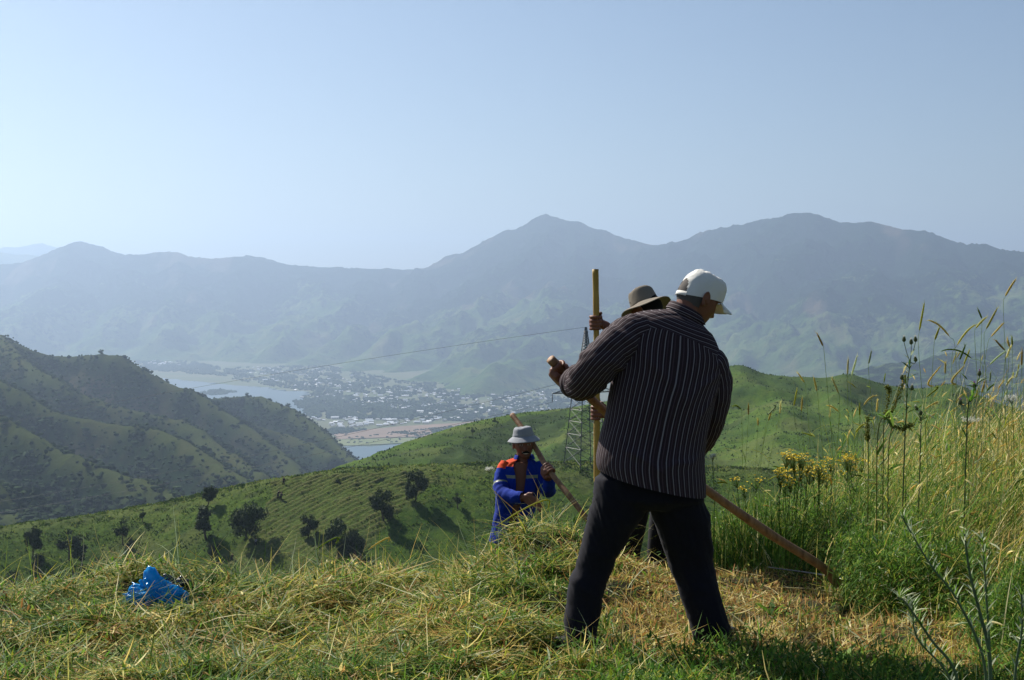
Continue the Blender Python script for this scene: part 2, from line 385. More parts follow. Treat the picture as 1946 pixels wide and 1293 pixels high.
def build_left_hills():
    X, Y = persp_grid(-430, 730, 560, 620, 3300, 520, 1.25)
    rs = [dict(p=RW(l['p']), k=l['k'], r=l['r']) for l in LH]
    # minor ribs descend from each main ridge toward the viewer
    rnd = random.Random(8)
    for l in LH[:6]:
        P = RW(l['p'])
        for i in range(1, len(P) - 1):
            a = P[i]
            if rnd.random() < .55:
                L = rnd.uniform(90, 210); dx = rnd.uniform(.1, .75)
                b = a + np.array([dx * L * .6, -L * .5, -L * .30]); c = b + np.array([dx * L * .5, -L * .5, -L * .42])
                rs.append(dict(p=[a - np.array([0, 0, 4]), b, c], k=.8, r=6))
    wx = 50 * (fbm(X / 110, Y / 110, 12, 4) - .5); wy = 50 * (fbm(X / 110, Y / 110, 22, 4) - .5)
    Z0 = ridge_terrain(X, Y, rs, soft=5, base=-450)
    Z1 = ridge_terrain(X + wx, Y + wy, rs, soft=5, base=-450)
    # keep the ridge lines, roughen the faces
    near = np.zeros(X.shape) + 1e9
    for l in LH:
        P = RW(l['p'])
        for a, b in zip(P[:-1], P[1:]):
            dx, dy = b[0] - a[0], b[1] - a[1]
            t = np.clip(((X - a[0]) * dx + (Y - a[1]) * dy) / (dx * dx + dy * dy), 0, 1)
            near = np.minimum(near, np.hypot(X - a[0] - t * dx, Y - a[1] - t * dy))
    f = sstep(10, 80, near)
    Z = Z0 * (1 - f) + Z1 * f + f * 16 * (fbm(X / 60, Y / 60, 32, 4, True) - .6) + 2.5 * (fbm(X / 14, Y / 14, 9, 3) - .5)
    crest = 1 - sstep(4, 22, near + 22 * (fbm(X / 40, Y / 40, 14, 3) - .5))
    V = np.stack([X, Y, Z], -1).reshape(-1, 3)
    dpx = np.gradient(Z, axis=1) / np.gradient(X, axis=1)
    bare = sstep(.58, .68, fbm(X / 50, Y / 90, 64, 4) + .12 * (1 - sstep(-290, -200, Z))) * (0.25 + .75 * f)
    t = NT('scrub_hill'); o = t.n('NewGeometry').outputs['Position']
    n1 = t.noise(0.02, 6, o, 0.65)
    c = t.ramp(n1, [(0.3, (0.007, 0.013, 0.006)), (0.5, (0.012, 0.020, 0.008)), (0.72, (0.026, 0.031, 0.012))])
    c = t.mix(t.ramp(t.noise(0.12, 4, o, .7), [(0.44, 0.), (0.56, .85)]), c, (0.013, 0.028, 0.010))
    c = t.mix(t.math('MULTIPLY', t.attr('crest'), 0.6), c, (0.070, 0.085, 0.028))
    c = t.mix(t.math('MULTIPLY', t.attr('bare'), 0.28), c, (0.16, 0.105, 0.07))
    t.set(Base_Color=c, Roughness=1.0); t.b.inputs['Specular IOR Level'].default_value = 0.0
    t.bump(t.noise(0.15, 6, o, 0.7), 3, 0.7)
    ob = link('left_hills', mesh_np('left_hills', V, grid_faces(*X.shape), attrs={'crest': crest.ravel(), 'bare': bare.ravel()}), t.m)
    tag(ob, kind='structure')
    # scrub: thousands of bushes that read as one cover
    rng = np.random.default_rng(5); N = 110000
    ii = rng.integers(0, X.size, N * 3); xs = X.ravel()[ii] + rng.normal(0, 3, N * 3); ys = Y.ravel()[ii] + rng.normal(0, 4, N * 3)
    zs = Z.ravel()[ii]; cr = crest.ravel()[ii]; nn = fbm(xs / 45, ys / 45, 91, 3)
    keep = (rng.random(N * 3) < (0.30 + sstep(.34, .52, nn)) * (1 - .85 * cr)) & (zs > -425)
    xs, ys, zs = xs[keep][:N], ys[keep][:N], zs[keep][:N]
    sc = rng.uniform(.8, 2.4, len(xs)) * rng.choice([1, 1, 1.0, 1.45], len(xs))
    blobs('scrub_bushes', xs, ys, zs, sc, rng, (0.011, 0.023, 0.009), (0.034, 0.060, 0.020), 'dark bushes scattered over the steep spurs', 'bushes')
    # foothill at the right
    X, Y = persp_grid(1300, 2300, 220, 3300, 5600, 140)
    fr = [[(2300, 610, 4.6), (1946, 646, 4.4), (1860, 664, 4.35), (1780, 672, 4.3), (1700, 690, 4.25), (1620, 706, 4.2), (1560, 722, 4.1), (1480, 740, 4.0)],
          [(1860, 664, 4.35), (1820, 700, 4.0), (1790, 740, 3.7)], [(1700, 690, 4.25), (1690, 720, 4.0), (1650, 745, 3.8)], [(1946, 646, 4.4), (1950, 700, 4.0), (1930, 750, 3.6)]]
    Z = ridge_terrain(X, Y, [dict(p=RW(q), k=.45, r=40) for q in fr], soft=8)
    Z = Z + sstep(ZV, ZV + 60, Z) * 34 * (fbm(X / 120, Y / 120, 3, 4, True) - .6) - 6
    z_ = X * 0
    tag(link('foothill', mesh_np('foothill', np.stack([X, Y, Z], -1).reshape(-1, 3), grid_faces(*X.shape), attrs={'scrub': (z_ + .55).ravel(), 'bare': z_.ravel()}), bpy.data.materials['mountain_slope']), kind='structure')

def ico_unit(sub=1):
    import bmesh
    bm = bmesh.new(); bmesh.ops.create_icosphere(bm, subdivisions=sub, radius=1)
    V = np.array([v.co[:] for v in bm.verts]); T = np.array([[v.index for v in f.verts] for f in bm.faces]); bm.free()
    return V, T

def blobs(name, xs, ys, zs, sc, rng, c1, c2, label, cat, flat=.8, group=None):
    """many small uneven bushes as ONE stuff mesh"""
    V0, T0 = ico_unit(1); n = len(xs); k = len(V0)
    V = np.repeat(V0[None], n, 0) * (1 + rng.normal(0, .22, (n, k, 1)))
    V[:, :, 2] *= flat; V *= sc[:, None, None]
    V[:, :, 0] *= rng.uniform(.8, 1.3, n)[:, None]
    V += np.stack([xs, ys, zs + sc * .35], -1)[:, None, :]
    T = (T0[None] + (np.arange(n) * k)[:, None, None]).reshape(-1, 3)
    col = np.repeat(rng.random(n), k)
    t = NT(name); c = t.mix(t.attr('tint'), c1, c2)
    t.set(Base_Color=c, Roughness=1.0); t.b.inputs['Specular IOR Level'].default_value = 0.05
    ob = link(name, mesh_np(name, V.reshape(-1, 3), None, smooth=False, tris=T, attrs={'tint': col}), t.m)
    tag(ob, label, cat, kind='stuff'); return ob
build_left_hills()

# --- the green hills between us and the valley
G2 = [(400, 1010), (560, 935), (610, 908), (640, 893), (700, 868), (760, 845), (830, 822), (880, 807), (940, 794), (1000, 784), (1080, 776), (1160, 762), (1250, 742), (1330, 716), (1375, 700), (1392, 695), (1408, 693), (1425, 699), (1450, 711), (1485, 715), (1540, 717), (1575, 719),
      (1592, 714), (1606, 711), (1630, 714), (1650, 722), (1690, 733), (1730, 738), (1765, 739), (1785, 732), (1810, 730), (1835, 735), (1860, 751), (1905, 770), (1950, 782), (2100, 810), (2500, 880)]
G1 = [(-700, 1100), (-300, 1050), (-100, 1018), (0, 1002), (60, 994), (130, 985), (200, 975), (300, 958), (400, 935), (500, 914), (560, 905), (640, 893), (700, 890), (800, 885), (900, 882), (1000, 880), (1100, 879), (1200, 881), (1350, 886), (1500, 896), (1700, 912), (2000, 935), (2500, 960)]
g1y = lambda px: 322 - 22 * np.exp(-((np.asarray(px, float) + 500) / 700) ** 2) + 4 * np.sin(np.asarray(px, float) / 170)
mown = [(512, 916), (560, 908), (640, 901), (760, 897), (846, 899), (822, 918), (786, 948), (752, 978), (708, 1030), (668, 1085), (640, 1150), (330, 1150), (430, 1062), (476, 1012), (502, 968), (520, 940)]

def green_material(name):
    t = NT(name); o = t.n('NewGeometry').outputs['Position']
    n1 = t.noise(0.06, 5, o, 0.65)
    c = t.ramp(n1, [(0.32, (0.047, 0.090, 0.011)), (0.5, (0.068, 0.115, 0.014)), (0.70, (0.10, 0.14, 0.024))])
    mp = t.n('Mapping', {'Vector': o, 'Scale': (1, .55, 1)})
    n2 = t.noise(1.1, 5, mp.outputs[0], 0.75)
    c = t.mix(t.ramp(n2, [(0.44, .0), (0.62, .7)]), c, (0.022, 0.06, 0.010))
    c = t.mix(t.ramp(t.noise(0.5, 4, o, 0.7), [(0.56, 0.), (0.70, .5)]), c, (0.10, 0.115, 0.028))
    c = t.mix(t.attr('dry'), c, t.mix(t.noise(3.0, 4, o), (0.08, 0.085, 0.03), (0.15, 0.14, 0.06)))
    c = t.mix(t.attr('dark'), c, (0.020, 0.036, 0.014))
    t.set(Base_Color=c, Roughness=1.0); t.b.inputs['Specular IOR Level'].default_value = 0.05
    t.bump(t.noise(1.6, 6, o, 0.75), 0.5, 0.8)
    return t.m

def smooth_interp(x, xp, fp, w=25):
    y = np.interp(np.linspace(x[0], x[-1], len(x)), xp, fp)
    k = np.hanning(w); k /= k.sum()
    return np.convolve(np.pad(y, w // 2, mode='edge'), k, mode='valid')[:len(x)]

def build_green_hills():
    gm = green_material('hill_grass')
    # G2, farther hill 480-1000 m
    X, Y = persp_grid(380, 2450, 700, 380, 1150, 330, 1.0)
    yc = lambda px: np.interp(px, [400, 640, 1000, 1400, 2500], [420, 470, 640, 760, 700])
    cr = [(x, y, yc(x) / 1000) for x, y in G2]
    rs = [dict(p=RW(cr), k=.42, r=16)]
    sp = [[(1000, 784, .64), (930, 806, .60), (860, 842, .55), (800, 878, .50), (770, 900, .47)],
          [(1110, 770, .65), (1085, 800, .60), (1050, 838, .55), (1005, 872, .50), (990, 890, .47)],
          [(1200, 752, .69), (1190, 800, .62), (1150, 850, .54), (1100, 890, .48)],
          [(1400, 694, .76), (1455, 738, .69), (1500, 782, .61), (1530, 840, .54), (1560, 900, .46)],
          [(1606, 712, .75), (1600, 748, .68), (1640, 800, .60), (1700, 860, .52)],
          [(1810, 731, .73), (1790, 770, .65), (1800, 830, .56), (1820, 900, .47)],
          [(1330, 716, .74), (1300, 780, .66), (1290, 840, .57), (1300, 900, .48)]]
    rs += [dict(p=RW(q), k=.5, r=9) for q in sp]
    d = 1 - np.exp(-((Y - np.interp(X / Y, [(p - 973) / F for p, _ in G2], [yc(p) for p, _ in G2])) / 30) ** 2)
    wx = 34 * (fbm(X / 60, Y / 60, 12, 4) - .5) * d; wy = 34 * (fbm(X / 60, Y / 60, 22, 4) - .5) * d
    Z = ridge_terrain(X + wx, Y + wy, rs, soft=2.5, base=-97 - .6 * np.clip(Y - yc(973 + F * X / Y) - 30, 0, 900))
    Z = Z + d * (7 * (fbm(X / 34, Y / 34, 5, 4, True) - .62)) + .9 * (fbm(X / 4, Y / 5, 8, 3) - .5) * np.clip(.3 + d, 0, 1)
    dz, yy = fit_edge(X, Y, Z, G2, 15); Z = Z + dz * np.exp(-((Y - yy) / 80) ** 2)
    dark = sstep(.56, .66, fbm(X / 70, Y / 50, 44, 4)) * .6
    V = np.stack([X, Y, Z], -1).reshape(-1, 3)
    # shade in the hollows beside the spurs, painted into the grass colour
    px, py = proj(V); px = px.reshape(X.shape); py = py.reshape(X.shape)
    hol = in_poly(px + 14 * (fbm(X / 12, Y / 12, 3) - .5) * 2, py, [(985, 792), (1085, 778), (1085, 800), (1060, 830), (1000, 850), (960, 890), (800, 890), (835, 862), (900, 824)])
    hol_shade2 = in_poly(px, py + 10 * (fbm(X / 12, Y / 12, 6) - .5), [(1092, 805), (1100, 900), (1000, 900), (1050, 862), (1075, 835)])
    dark = np.maximum(dark * .6, np.where(hol, .45 + .4 * fbm(X / 9, Y / 9, 7), 0)); dark = np.maximum(dark, np.where(hol_shade2, .6, 0))
    dry = .35 * sstep(.55, .7, fbm(X / 30, Y / 30, 46, 3)) * (1 - dark)
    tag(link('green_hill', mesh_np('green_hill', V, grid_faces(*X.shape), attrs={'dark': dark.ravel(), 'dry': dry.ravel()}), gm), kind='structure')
    G2G = (X, Y, Z)
    # G1, the mown hillside across the gully
    nc, nr = 1150, 420
    px = np.linspace(-650, 2450, nc); t = np.linspace(-1, 1, nr)
    PX, T = np.meshgrid(px, t)
    s = np.sign(T) * np.abs(T) ** 1.5 * np.where(T > 0, 120, 95)       # s>0 in front of the crest
    Yc = g1y(PX); Y = Yc - s; X = (PX - 973) / F * Y
    # crest height from the photo's edge, at the same bearing
    cz = np.array([W(x, y, float(g1y(x)))[2] for x, y in G1])
    zc = smooth_interp(px, [x for x, _ in G1], cz)[None, :] + 0 * PX
    Z = zc - 0.50 * (np.sqrt(s * s + 9 ** 2) - 9) - np.where(s > 0, 0, 0) 
    Z = Z + np.clip(s / 30, 0, 1) * (5.5 * (fbm(X / 38, Y / 30, 71, 3) - .5)) + .55 * (fbm(X / 2.2, Y / 2.6, 72, 3) - .5)
    V = np.stack([X, Y, Z], -1).reshape(-1, 3)
    qx, qy = proj(V); qx = qx.reshape(X.shape); qy = qy.reshape(X.shape)
    m = in_poly(qx + 6 * (fbm(X / 4, Y / 4, 2) - .5), qy + 5 * (fbm(X / 5, Y / 5, 4) - .5), mown) & (s > 1)
    ph = (X * 0.50 - Y * 0.86 + 1.5 * fbm(X / 10, Y / 10, 92, 3) + .5 * fbm(X / 1.5, Y / 1.5, 95, 2)) / 1.5
    row = .5 + .5 * np.cos(ph * 2 * math.pi)
    row = row ** 1.6 * np.clip(1.7 * fbm(X / 1.6, Y / 1.2, 93, 3) - .05, 0, 1.2)
    Z = Z + m * (row * .5 - .15)
    V[:, 2] = Z.ravel()
    dry = m * (.15 + .7 * row)
    # worn edge and a cattle track
    dry = np.maximum(dry, .4 * sstep(.6, .72, fbm(X / 12, Y / 12, 99, 4)) * (1 - m))
    edge = np.exp(-((s - 2) / 5.) ** 2) * .35
    dry = np.maximum(dry, edge * (1 - m))
    dark = .45 * sstep(.55, .72, fbm(X / 3.4, Y / 2.6, 98, 4)) * (1 - m)
    tag(link('mown_hillside', mesh_np('mown_hillside', V, grid_faces(nr, nc), attrs={'dark': dark.ravel(), 'dry': dry.ravel()}), gm), kind='structure')
    return (X, Y, Z, PX), G2G
g1, g2 = build_green_hills()
def g1_ground(px, py):
    """point of the mown hillside seen at photo pixel (px, py)"""
    X, Y, Z, PX = g1
    c = int(np.argmin(np.abs(PX[0] - px)))
    P = np.stack([X[:, c], Y[:, c], Z[:, c]], -1); s0 = P.shape[0] // 2 - 6
    _, qy = proj(P[s0:])
    i = int(np.argmax(qy > py)) if (qy > py).any() else len(qy) - 1
    return P[s0 + i]

# ================================================================ town in the valley
def metal_mat(name, col, rough=.4, metallic=0.0):
    t = NT(name); t.set(Base_Color=(*col, 1), Roughness=rough, Metallic=metallic); return t.m

def house_mesh(name, L, Wd, H, rh, roof_m, wall_m):
    l, w_ = L / 2, Wd / 2; e = .5
    V = [(-l, -w_, 0), (l, -w_, 0), (l, w_, 0), (-l, w_, 0), (-l, -w_, H), (l, -w_, H), (l, w_, H), (-l, w_, H), (-l, 0, H + rh), (l, 0, H + rh)]
    Fs = [(0, 1, 5, 4), (2, 3, 7, 6), (1, 2, 6, 9, 5), (3, 0, 4, 8, 7)]
    n = len(V)
    V += [(-l - e, -w_ - e, H - .2), (l + e, -w_ - e, H - .2), (l + e, 0, H + rh + .15), (-l - e, 0, H + rh + .15), (l + e, w_ + e, H - .2), (-l - e, w_ + e, H - .2)]
    V += [(x, y, z + .18) for x, y, z in V[n:n + 6]]
    Fs += [(n, n + 1, n + 2, n + 3), (n + 3, n + 2, n + 4, n + 5), (n + 6, n + 7, n + 8, n + 9), (n + 9, n + 8, n + 10, n + 11)]
    idx = [1, 1, 1, 1, 0, 0, 0, 0]
    # windows and a door: dark recesses standing proud by 3 mm
    for k in range(3):
        x = -l + L * (k + .5) / 3; n2 = len(V)
        V += [(x - .6, -w_ - .003, 1), (x + .6, -w_ - .003, 1), (x + .6, -w_ - .003, 2.2), (x - .6, -w_ - .003, 2.2)]
        Fs.append((n2, n2 + 1, n2 + 2, n2 + 3)); idx.append(2)
    me = bpy.data.meshes.new(name); me.from_pydata(V, [], Fs)
    for m in (roof_m, wall_m, WIN): me.materials.append(m)
    me.polygons.foreach_set('material_index', idx); me.update(); return me
WIN = metal_mat('dark_pane', (.03, .035, .04), .2)

def build_town():
    rng = np.random.default_rng(21)
    walls = [metal_mat('whitewash', (.62, .60, .55), .9), metal_mat('mud_plaster', (.34, .27, .2), .95)]
    roofs = [metal_mat('white_sheet_roof', (.80, .81, .82), .35), metal_mat('grey_sheet_roof', (.62, .66, .70), .4), metal_mat('asbestos_roof', (.42, .43, .43), .7)]
    protos = []
    for i, (L, Wd, H, rh) in enumerate([(13, 9, 3.2, 2.4), (17, 9, 3.4, 2.2), (22, 11, 4, 2.6), (10, 8, 3, 2)]):
        for j in range(3):
            protos.append(house_mesh('house', L, Wd, H, rh, roofs[j], walls[i % 2]))
    spots = []
    def scatter(n, poly, w=1.0):
        xs = [p[0] for p in poly]; ys = [p[1] for p in poly]; k = 0; tries = 0
        while k < n and tries < n * 60:
            tries += 1
            x = rng.uniform(min(xs), max(xs)); y = rng.uniform(min(ys), max(ys))
            if not in_poly(np.array([x]), np.array([y]), poly)[0]: continue
            if fbm(x / 16, y / 5, 3, 3) < .47 and rng.random() < .8: continue
            X, Y = plain_xy(x, y)
            if any((X - a) ** 2 + (Y - b) ** 2 < 17 ** 2 for a, b, _ in spots): continue
            spots.append((X, Y, w)); k += 1
    scatter(75, [(585, 797), (600, 794), (680, 796), (770, 799), (890, 795), (900, 800), (760, 810), (640, 815), (600, 808)], 1.1)
    scatter(165, [(540, 752), (620, 740), (760, 738), (900, 745), (1100, 752), (1100, 782), (940, 790), (800, 797), (760, 785), (640, 772)])
    scatter(50, [(470, 700), (600, 698), (640, 720), (720, 735), (640, 738), (540, 735), (470, 715)])
    scatter(10, [(265, 684), (335, 690), (345, 698), (290, 696)])
    n1 = len(spots)
    scatter(170, [(480, 700), (620, 705), (760, 735), (1100, 750), (1110, 785), (880, 797), (760, 787), (620, 770), (560, 745)])
    scatter(14, [(265, 684), (335, 690), (345, 698), (290, 696)])
    hd = None
    for i, (x, y, s) in enumerate(spots[:n1]):
        j = rng.choice([0, 1, 2], p=[.6, .28, .12]); p = protos[rng.integers(0, 4) * 3 + j]
        o = bpy.data.objects.new('house', p); C.objects.link(o)
        o.location = (x, y, ZV + .5 + 2); k = s * rng.uniform(.7, 1.1); o.scale = (k, k, k)
        o.rotation_euler = (0, 0, rng.choice([0, .25, 1.3, -.3]) + rng.normal(0, .2))
        tag(o, 'small pale-roofed house among trees in the hazy valley town', 'house', 'houses of the valley town')
    # the other roofs, past three hundred, as one spread
    Vs, Fs, n = [], [], 0
    for x, y, s in spots[n1:]:
        me = protos[rng.integers(0, 12)]; a = rng.uniform(0, 3); ca, sa = math.cos(a), math.sin(a)
        v = np.array([q.co[:] for q in me.vertices]); q = v.copy()
        q[:, 0] = v[:, 0] * ca - v[:, 1] * sa + x; q[:, 1] = v[:, 0] * sa + v[:, 1] * ca + y; q[:, 2] += ZV + 2.5
        Vs.append(q); Fs += [([i + n for i in f.vertices], 1 if f.material_index == 1 else 0) for f in me.polygons]; n += len(v)
    me = bpy.data.meshes.new('outlying_houses'); me.from_pydata(np.concatenate(Vs).tolist(), [], [f for f, _ in Fs])
    me.materials.append(roofs[1]); me.materials.append(walls[1]); me.polygons.foreach_set('material_index', [m for _, m in Fs]); me.update()
    tag(link('outlying_houses', me), 'spread of faint grey roofs filling gaps in the valley town', 'houses', kind='stuff')
    # orchards and street trees
    xs, ys, sc = [], [], []
    for n, poly, lo, hi in ((5200, [(440, 700), (620, 695), (760, 725), (1110, 745), (1110, 790), (900, 802), (720, 797), (590, 795), (560, 770), (600, 745), (520, 735), (440, 722)], 5, 9),
                            (2600, [(560, 765), (640, 755), (700, 768), (800, 790), (800, 799), (600, 796), (585, 785)], 5, 10),
                            (900, [(260, 680), (360, 688), (450, 705), (430, 716), (300, 706), (250, 698)], 6, 10),
                            (500, [(740, 824), (860, 812), (930, 800), (940, 812), (800, 830)], 3, 5), (500, [(600, 815), (700, 818), (640, 828), (600, 822)], 4, 7),
                            (260, [(380, 748), (398, 744), (425, 743), (448, 747), (430, 751), (402, 753)], 5, 9),
                            (90, [(640, 825), (900, 820), (860, 840), (660, 846)], 3, 5)):
        a = np.array(poly); x = rng.uniform(a[:, 0].min(), a[:, 0].max(), n * 4); y = rng.uniform(a[:, 1].min(), a[:, 1].max(), n * 4)
        k = in_poly(x, y, poly) & (fbm(x / 22, y / 6, 8, 3) + rng.uniform(-.15, .15, n * 4) > .45)
        X, Y = plain_xy(x[k][:n], y[k][:n]); xs.append(X); ys.append(Y); sc.append(rng.uniform(lo, hi, len(X)))
    xs, ys, sc = map(np.concatenate, (xs, ys, sc))
    blobs('valley_woods', xs, ys, np.full(len(xs), ZV + 1.), sc, rng, (.022, .042, .018), (.05, .075, .03), 'dark orchards and street trees spread through the valley town', 'woods', .85)
build_town()

# ================================================================ trees of the mown hillside
leaf_m = NT('leaf'); leaf_m.set(Base_Color=leaf_m.mix(leaf_m.attr('tint'), (.018, .038, .012), (.07, .105, .03)), Roughness=.8); leaf_m = leaf_m.m
bark_m = NT('bark'); bark_m.set(Base_Color=bark_m.ramp(bark_m.noise(3, 4, bark_m.obj()), [(.3, (.05, .04, .03)), (.7, (.11, .09, .07))]), Roughness=.95); bark_m = bark_m.m

def tube_np(P, r, seg=8, cap=True):
    """tapered tube along points P with radii r -> V, F(quads), T(tris)"""
    P = np.asarray(P, float); r = np.broadcast_to(np.asarray(r, float), (len(P),))
    d = np.gradient(P, axis=0); d /= np.linalg.norm(d, axis=1)[:, None] + 1e-12
    up = np.array([0, 0, 1.]) if abs(d[0, 2]) < .9 else np.array([1., 0, 0])
    u = np.cross(d[0], up); u /= np.linalg.norm(u); rings = []
    for i in range(len(P)):
        u = u - d[i] * np.dot(u, d[i]); u /= np.linalg.norm(u); v = np.cross(d[i], u)
        a = np.arange(seg) / seg * 2 * math.pi
        rings.append(P[i] + r[i] * (np.cos(a)[:, None] * u + np.sin(a)[:, None] * v))
    V = np.concatenate(rings); Fq = grid_faces(len(P), seg, True); T = np.zeros((0, 3), int)
    if cap:
        n = len(V); V = np.vstack([V, P[0], P[-1]]); i = np.arange(seg); j = (i + 1) % seg
        b = (len(P) - 1) * seg
        T = np.vstack([np.stack([j, i, np.full(seg, n)], 1), np.stack([b + i, b + j, np.full(seg, n + 1)], 1)])
    return V, Fq, T

class Acc:
    """collects numpy pieces into one mesh"""
    def __init__(s): s.V, s.F, s.T, s.n, s.A, s.fi, s.ti = [], [], [], 0, {}, [], []
    def add(s, V, Fq=None, T=None, mi=0, **attrs):
        V = np.asarray(V, float)
        if Fq is not None and len(Fq): s.F.append(np.asarray(Fq) + s.n); s.fi.append(np.full(len(Fq), mi))
        if T is not None and len(T): s.T.append(np.asarray(T) + s.n); s.ti.append(np.full(len(T), mi))
        for k, a in attrs.items():
            a = np.asarray(a, float)
            if a.ndim == 0 or (a.ndim == 1 and len(a) != len(V)): a = np.broadcast_to(a, (len(V),) + a.shape)
            s.A.setdefault(k, []).append(a)
        s.V.append(V); s.n += len(V); return s
    def mesh(s, name, smooth=True):
        Fq = np.concatenate(s.F) if s.F else None; T = np.concatenate(s.T) if s.T else None
        mi = np.concatenate(s.fi + s.ti)
        return mesh_np(name, np.concatenate(s.V), Fq, smooth, {k: np.concatenate(a) for k, a in s.A.items()}, mi, T)

def tree_meshes(h, wd, seed, dense=1.0, nleaf=900, lobes=9):
    rng = np.random.default_rng(seed); A = Acc(); tips = []
    top = np.array([rng.normal(0, .1) * h, rng.normal(0, .06) * h, h * .62])
    n = 7; t = np.linspace(0, 1, n)[:, None]; P = t * top + np.sin(t * 3) * np.array([rng.normal(0, .03) * h, 0, 0])
    V, Fq, T = tube_np(P, np.linspace(.035 * h, .012 * h, n), 7); A.add(V, Fq, T)
    for k in range(lobes):
        s = rng.uniform(.25, .95); b = P[int(s * (n - 1))]; a = rng.uniform(0, 6.28); L = wd * rng.uniform(.18, .43)
        e = b + np.array([math.cos(a) * L, math.sin(a) * L, h * rng.uniform(.08, .34)]); mid = (b + e) / 2 + rng.normal(0, .02 * h, 3)
        V, Fq, T = tube_np([b, mid, e], [.012 * h, .008 * h, .003 * h], 5); A.add(V, Fq, T); tips += [e, mid * .35 + e * .65]
    tips.append(P[-1] + np.array([0, 0, .22 * h])); tips = np.array(tips)
    trunk = A.mesh('trunk'); trunk.materials.append(bark_m)
    # leaf clumps spread round the branch ends, gaps between them
    nl = int(nleaf * dense * 2.3); c = tips[rng.integers(0, len(tips), nl)]
    off = rng.normal(0, 1, (nl, 3)); off /= np.linalg.norm(off, axis=1)[:, None]; off *= (rng.random(nl) ** .5)[:, None] * wd * .23
    off[:, 2] *= .8; c = c + off
    k = 3; sz = rng.uniform(.014, .034, nl) * h
    Vs = c[:, None, :] + rng.normal(0, 1, (nl, 4, 3)) * sz[:, None, None]
    Fq = np.arange(nl * 4).reshape(-1, 4)
    tint = np.repeat(np.clip(rng.normal(.4, .3, nl) + .25 * fbm(c[:, 0] * 3 / h + 5, c[:, 2] * 5 / h, seed, 2), 0, 1), 4)
    crown = mesh_np('crown', Vs.reshape(-1, 3), Fq, False, {'tint': tint}); crown.materials.append(leaf_m)
    return trunk, crown

TREE_KINDS = [tree_meshes(5.5, 4.2, 3, 1.0, 1300), tree_meshes(5.5, 5.6, 8, 1.15, 1300), tree_meshes(5.5, 2.8, 15, .9, 1000), tree_meshes(5.5, 6.8, 22, 1.5, 1300, 13), tree_meshes(5.5, 3.8, 31, .4, 900, 6)]
def tree(px, ytop, ybase, kind, label, pos=None, name='tree', wscale=1.0, group='trees of the mown hillside', rot=0, cat='tree'):
    p = g1_ground(px, ybase) if pos is None else np.array(pos)
    h = (ybase - ytop) / F * p[1]
    e = empty(name, p - np.array([0, 0, .15]), label, cat, group, rot)
    s = h / 5.5; e.scale = (s * wscale, s * wscale, s)
    for nm, me in zip(('trunk', 'crown'), TREE_KINDS[kind]):
        o = bpy.data.objects.new(nm, me); C.objects.link(o); o.parent = e
for a in [
    (391, 920, 962, 0, 'round tree on open trunk near the hill crest, left of the mown strip', 1.0),
    (388, 955, 1024, 2, 'dark narrow tree directly below the round crest tree', 1.25),
    (399, 1026, 1052, 1, 'small round bush below the narrow dark tree', 1.0),
    (464, 950, 1016, 3, 'broad dark tree beside the left edge of the mown strip', .95),
    (787, 888, 950, 1, 'tall leafy tree at the upper right corner of the mown strip', .8),
    (771, 905, 946, 2, 'thin dark bush tight against the corner tree', .8),
    (728, 926, 990, 1, 'dark spreading tree low in the mown strip below the corner tree', .8),
    (584, 972, 1018, 1, 'compact round tree alone in the middle of the mown rows', .85),
    (641, 982, 1062, 1, 'large dark tree at the foot of the mown rows, taller of the pair', .85),
    (676, 1005, 1060, 3, 'broad low tree leaning against the large dark tree at the foot of the rows', .7),
    (870, 930, 964, 4, 'ragged small tree standing in bright grass right of the mown strip', 1.2),
    (229, 982, 1034, 4, 'slim open tree with bare trunk on the green slope', .9),
    (268, 964, 992, 4, 'tiny ragged bush high on the slope near the slim open tree', 1.1),
    (57, 998, 1062, 0, 'dark tree at the far left of the slope', .8),
    (63, 1045, 1112, 2, 'dark tree just below the far left tree', .9),
    (128, 998, 1062, 4, 'loose pale tree beside a darker companion on the left slope', 1.1),
    (153, 1012, 1080, 2, 'darker companion tree right of the loose pale tree', 1.1),
    (242, 1018, 1046, 1, 'rounded bush at the foot of the slim open tree', .8),
    (312, 1058, 1086, 4, 'spiky bush seen just above the plastic bags', 1.1),
    (643, 907, 918, 1, 'tiny bush at the upper edge of the mown rows', 1.0),
    (700, 884, 892, 1, 'little round bush on the hill crest line', 1.0),
    (18, 1080, 1112, 1, 'low dark bush in the lower left gully', 1.0),
    (545, 1078, 1102, 1, 'low bush half hidden by the hay bank', 1.0),
]:
    tree(a[0], a[1], a[2], a[3], a[4], wscale=a[5] * .86, rot=a[0] * .37)
for px, yt, yb, Y, lab in ((940, 792, 812, 600, 'thin tree on the lit shoulder of the green hill'), (898, 811, 826, 560, 'small tree lower on the lit shoulder of the green hill'),
                           (193, 664, 675, 2160, 'lone tree on the rounded top of the left hill'), (548, 766, 777, 2440, 'lone tree on the far end of the left hills'), (470, 746, 754, 2540, 'tiny tree on the second hump of the left hills')):
    tree(px, yt, yb, 1 if Y > 1000 else 4, lab, pos=W(px, yb, Y), wscale=.9, group='lone trees on the ridges')

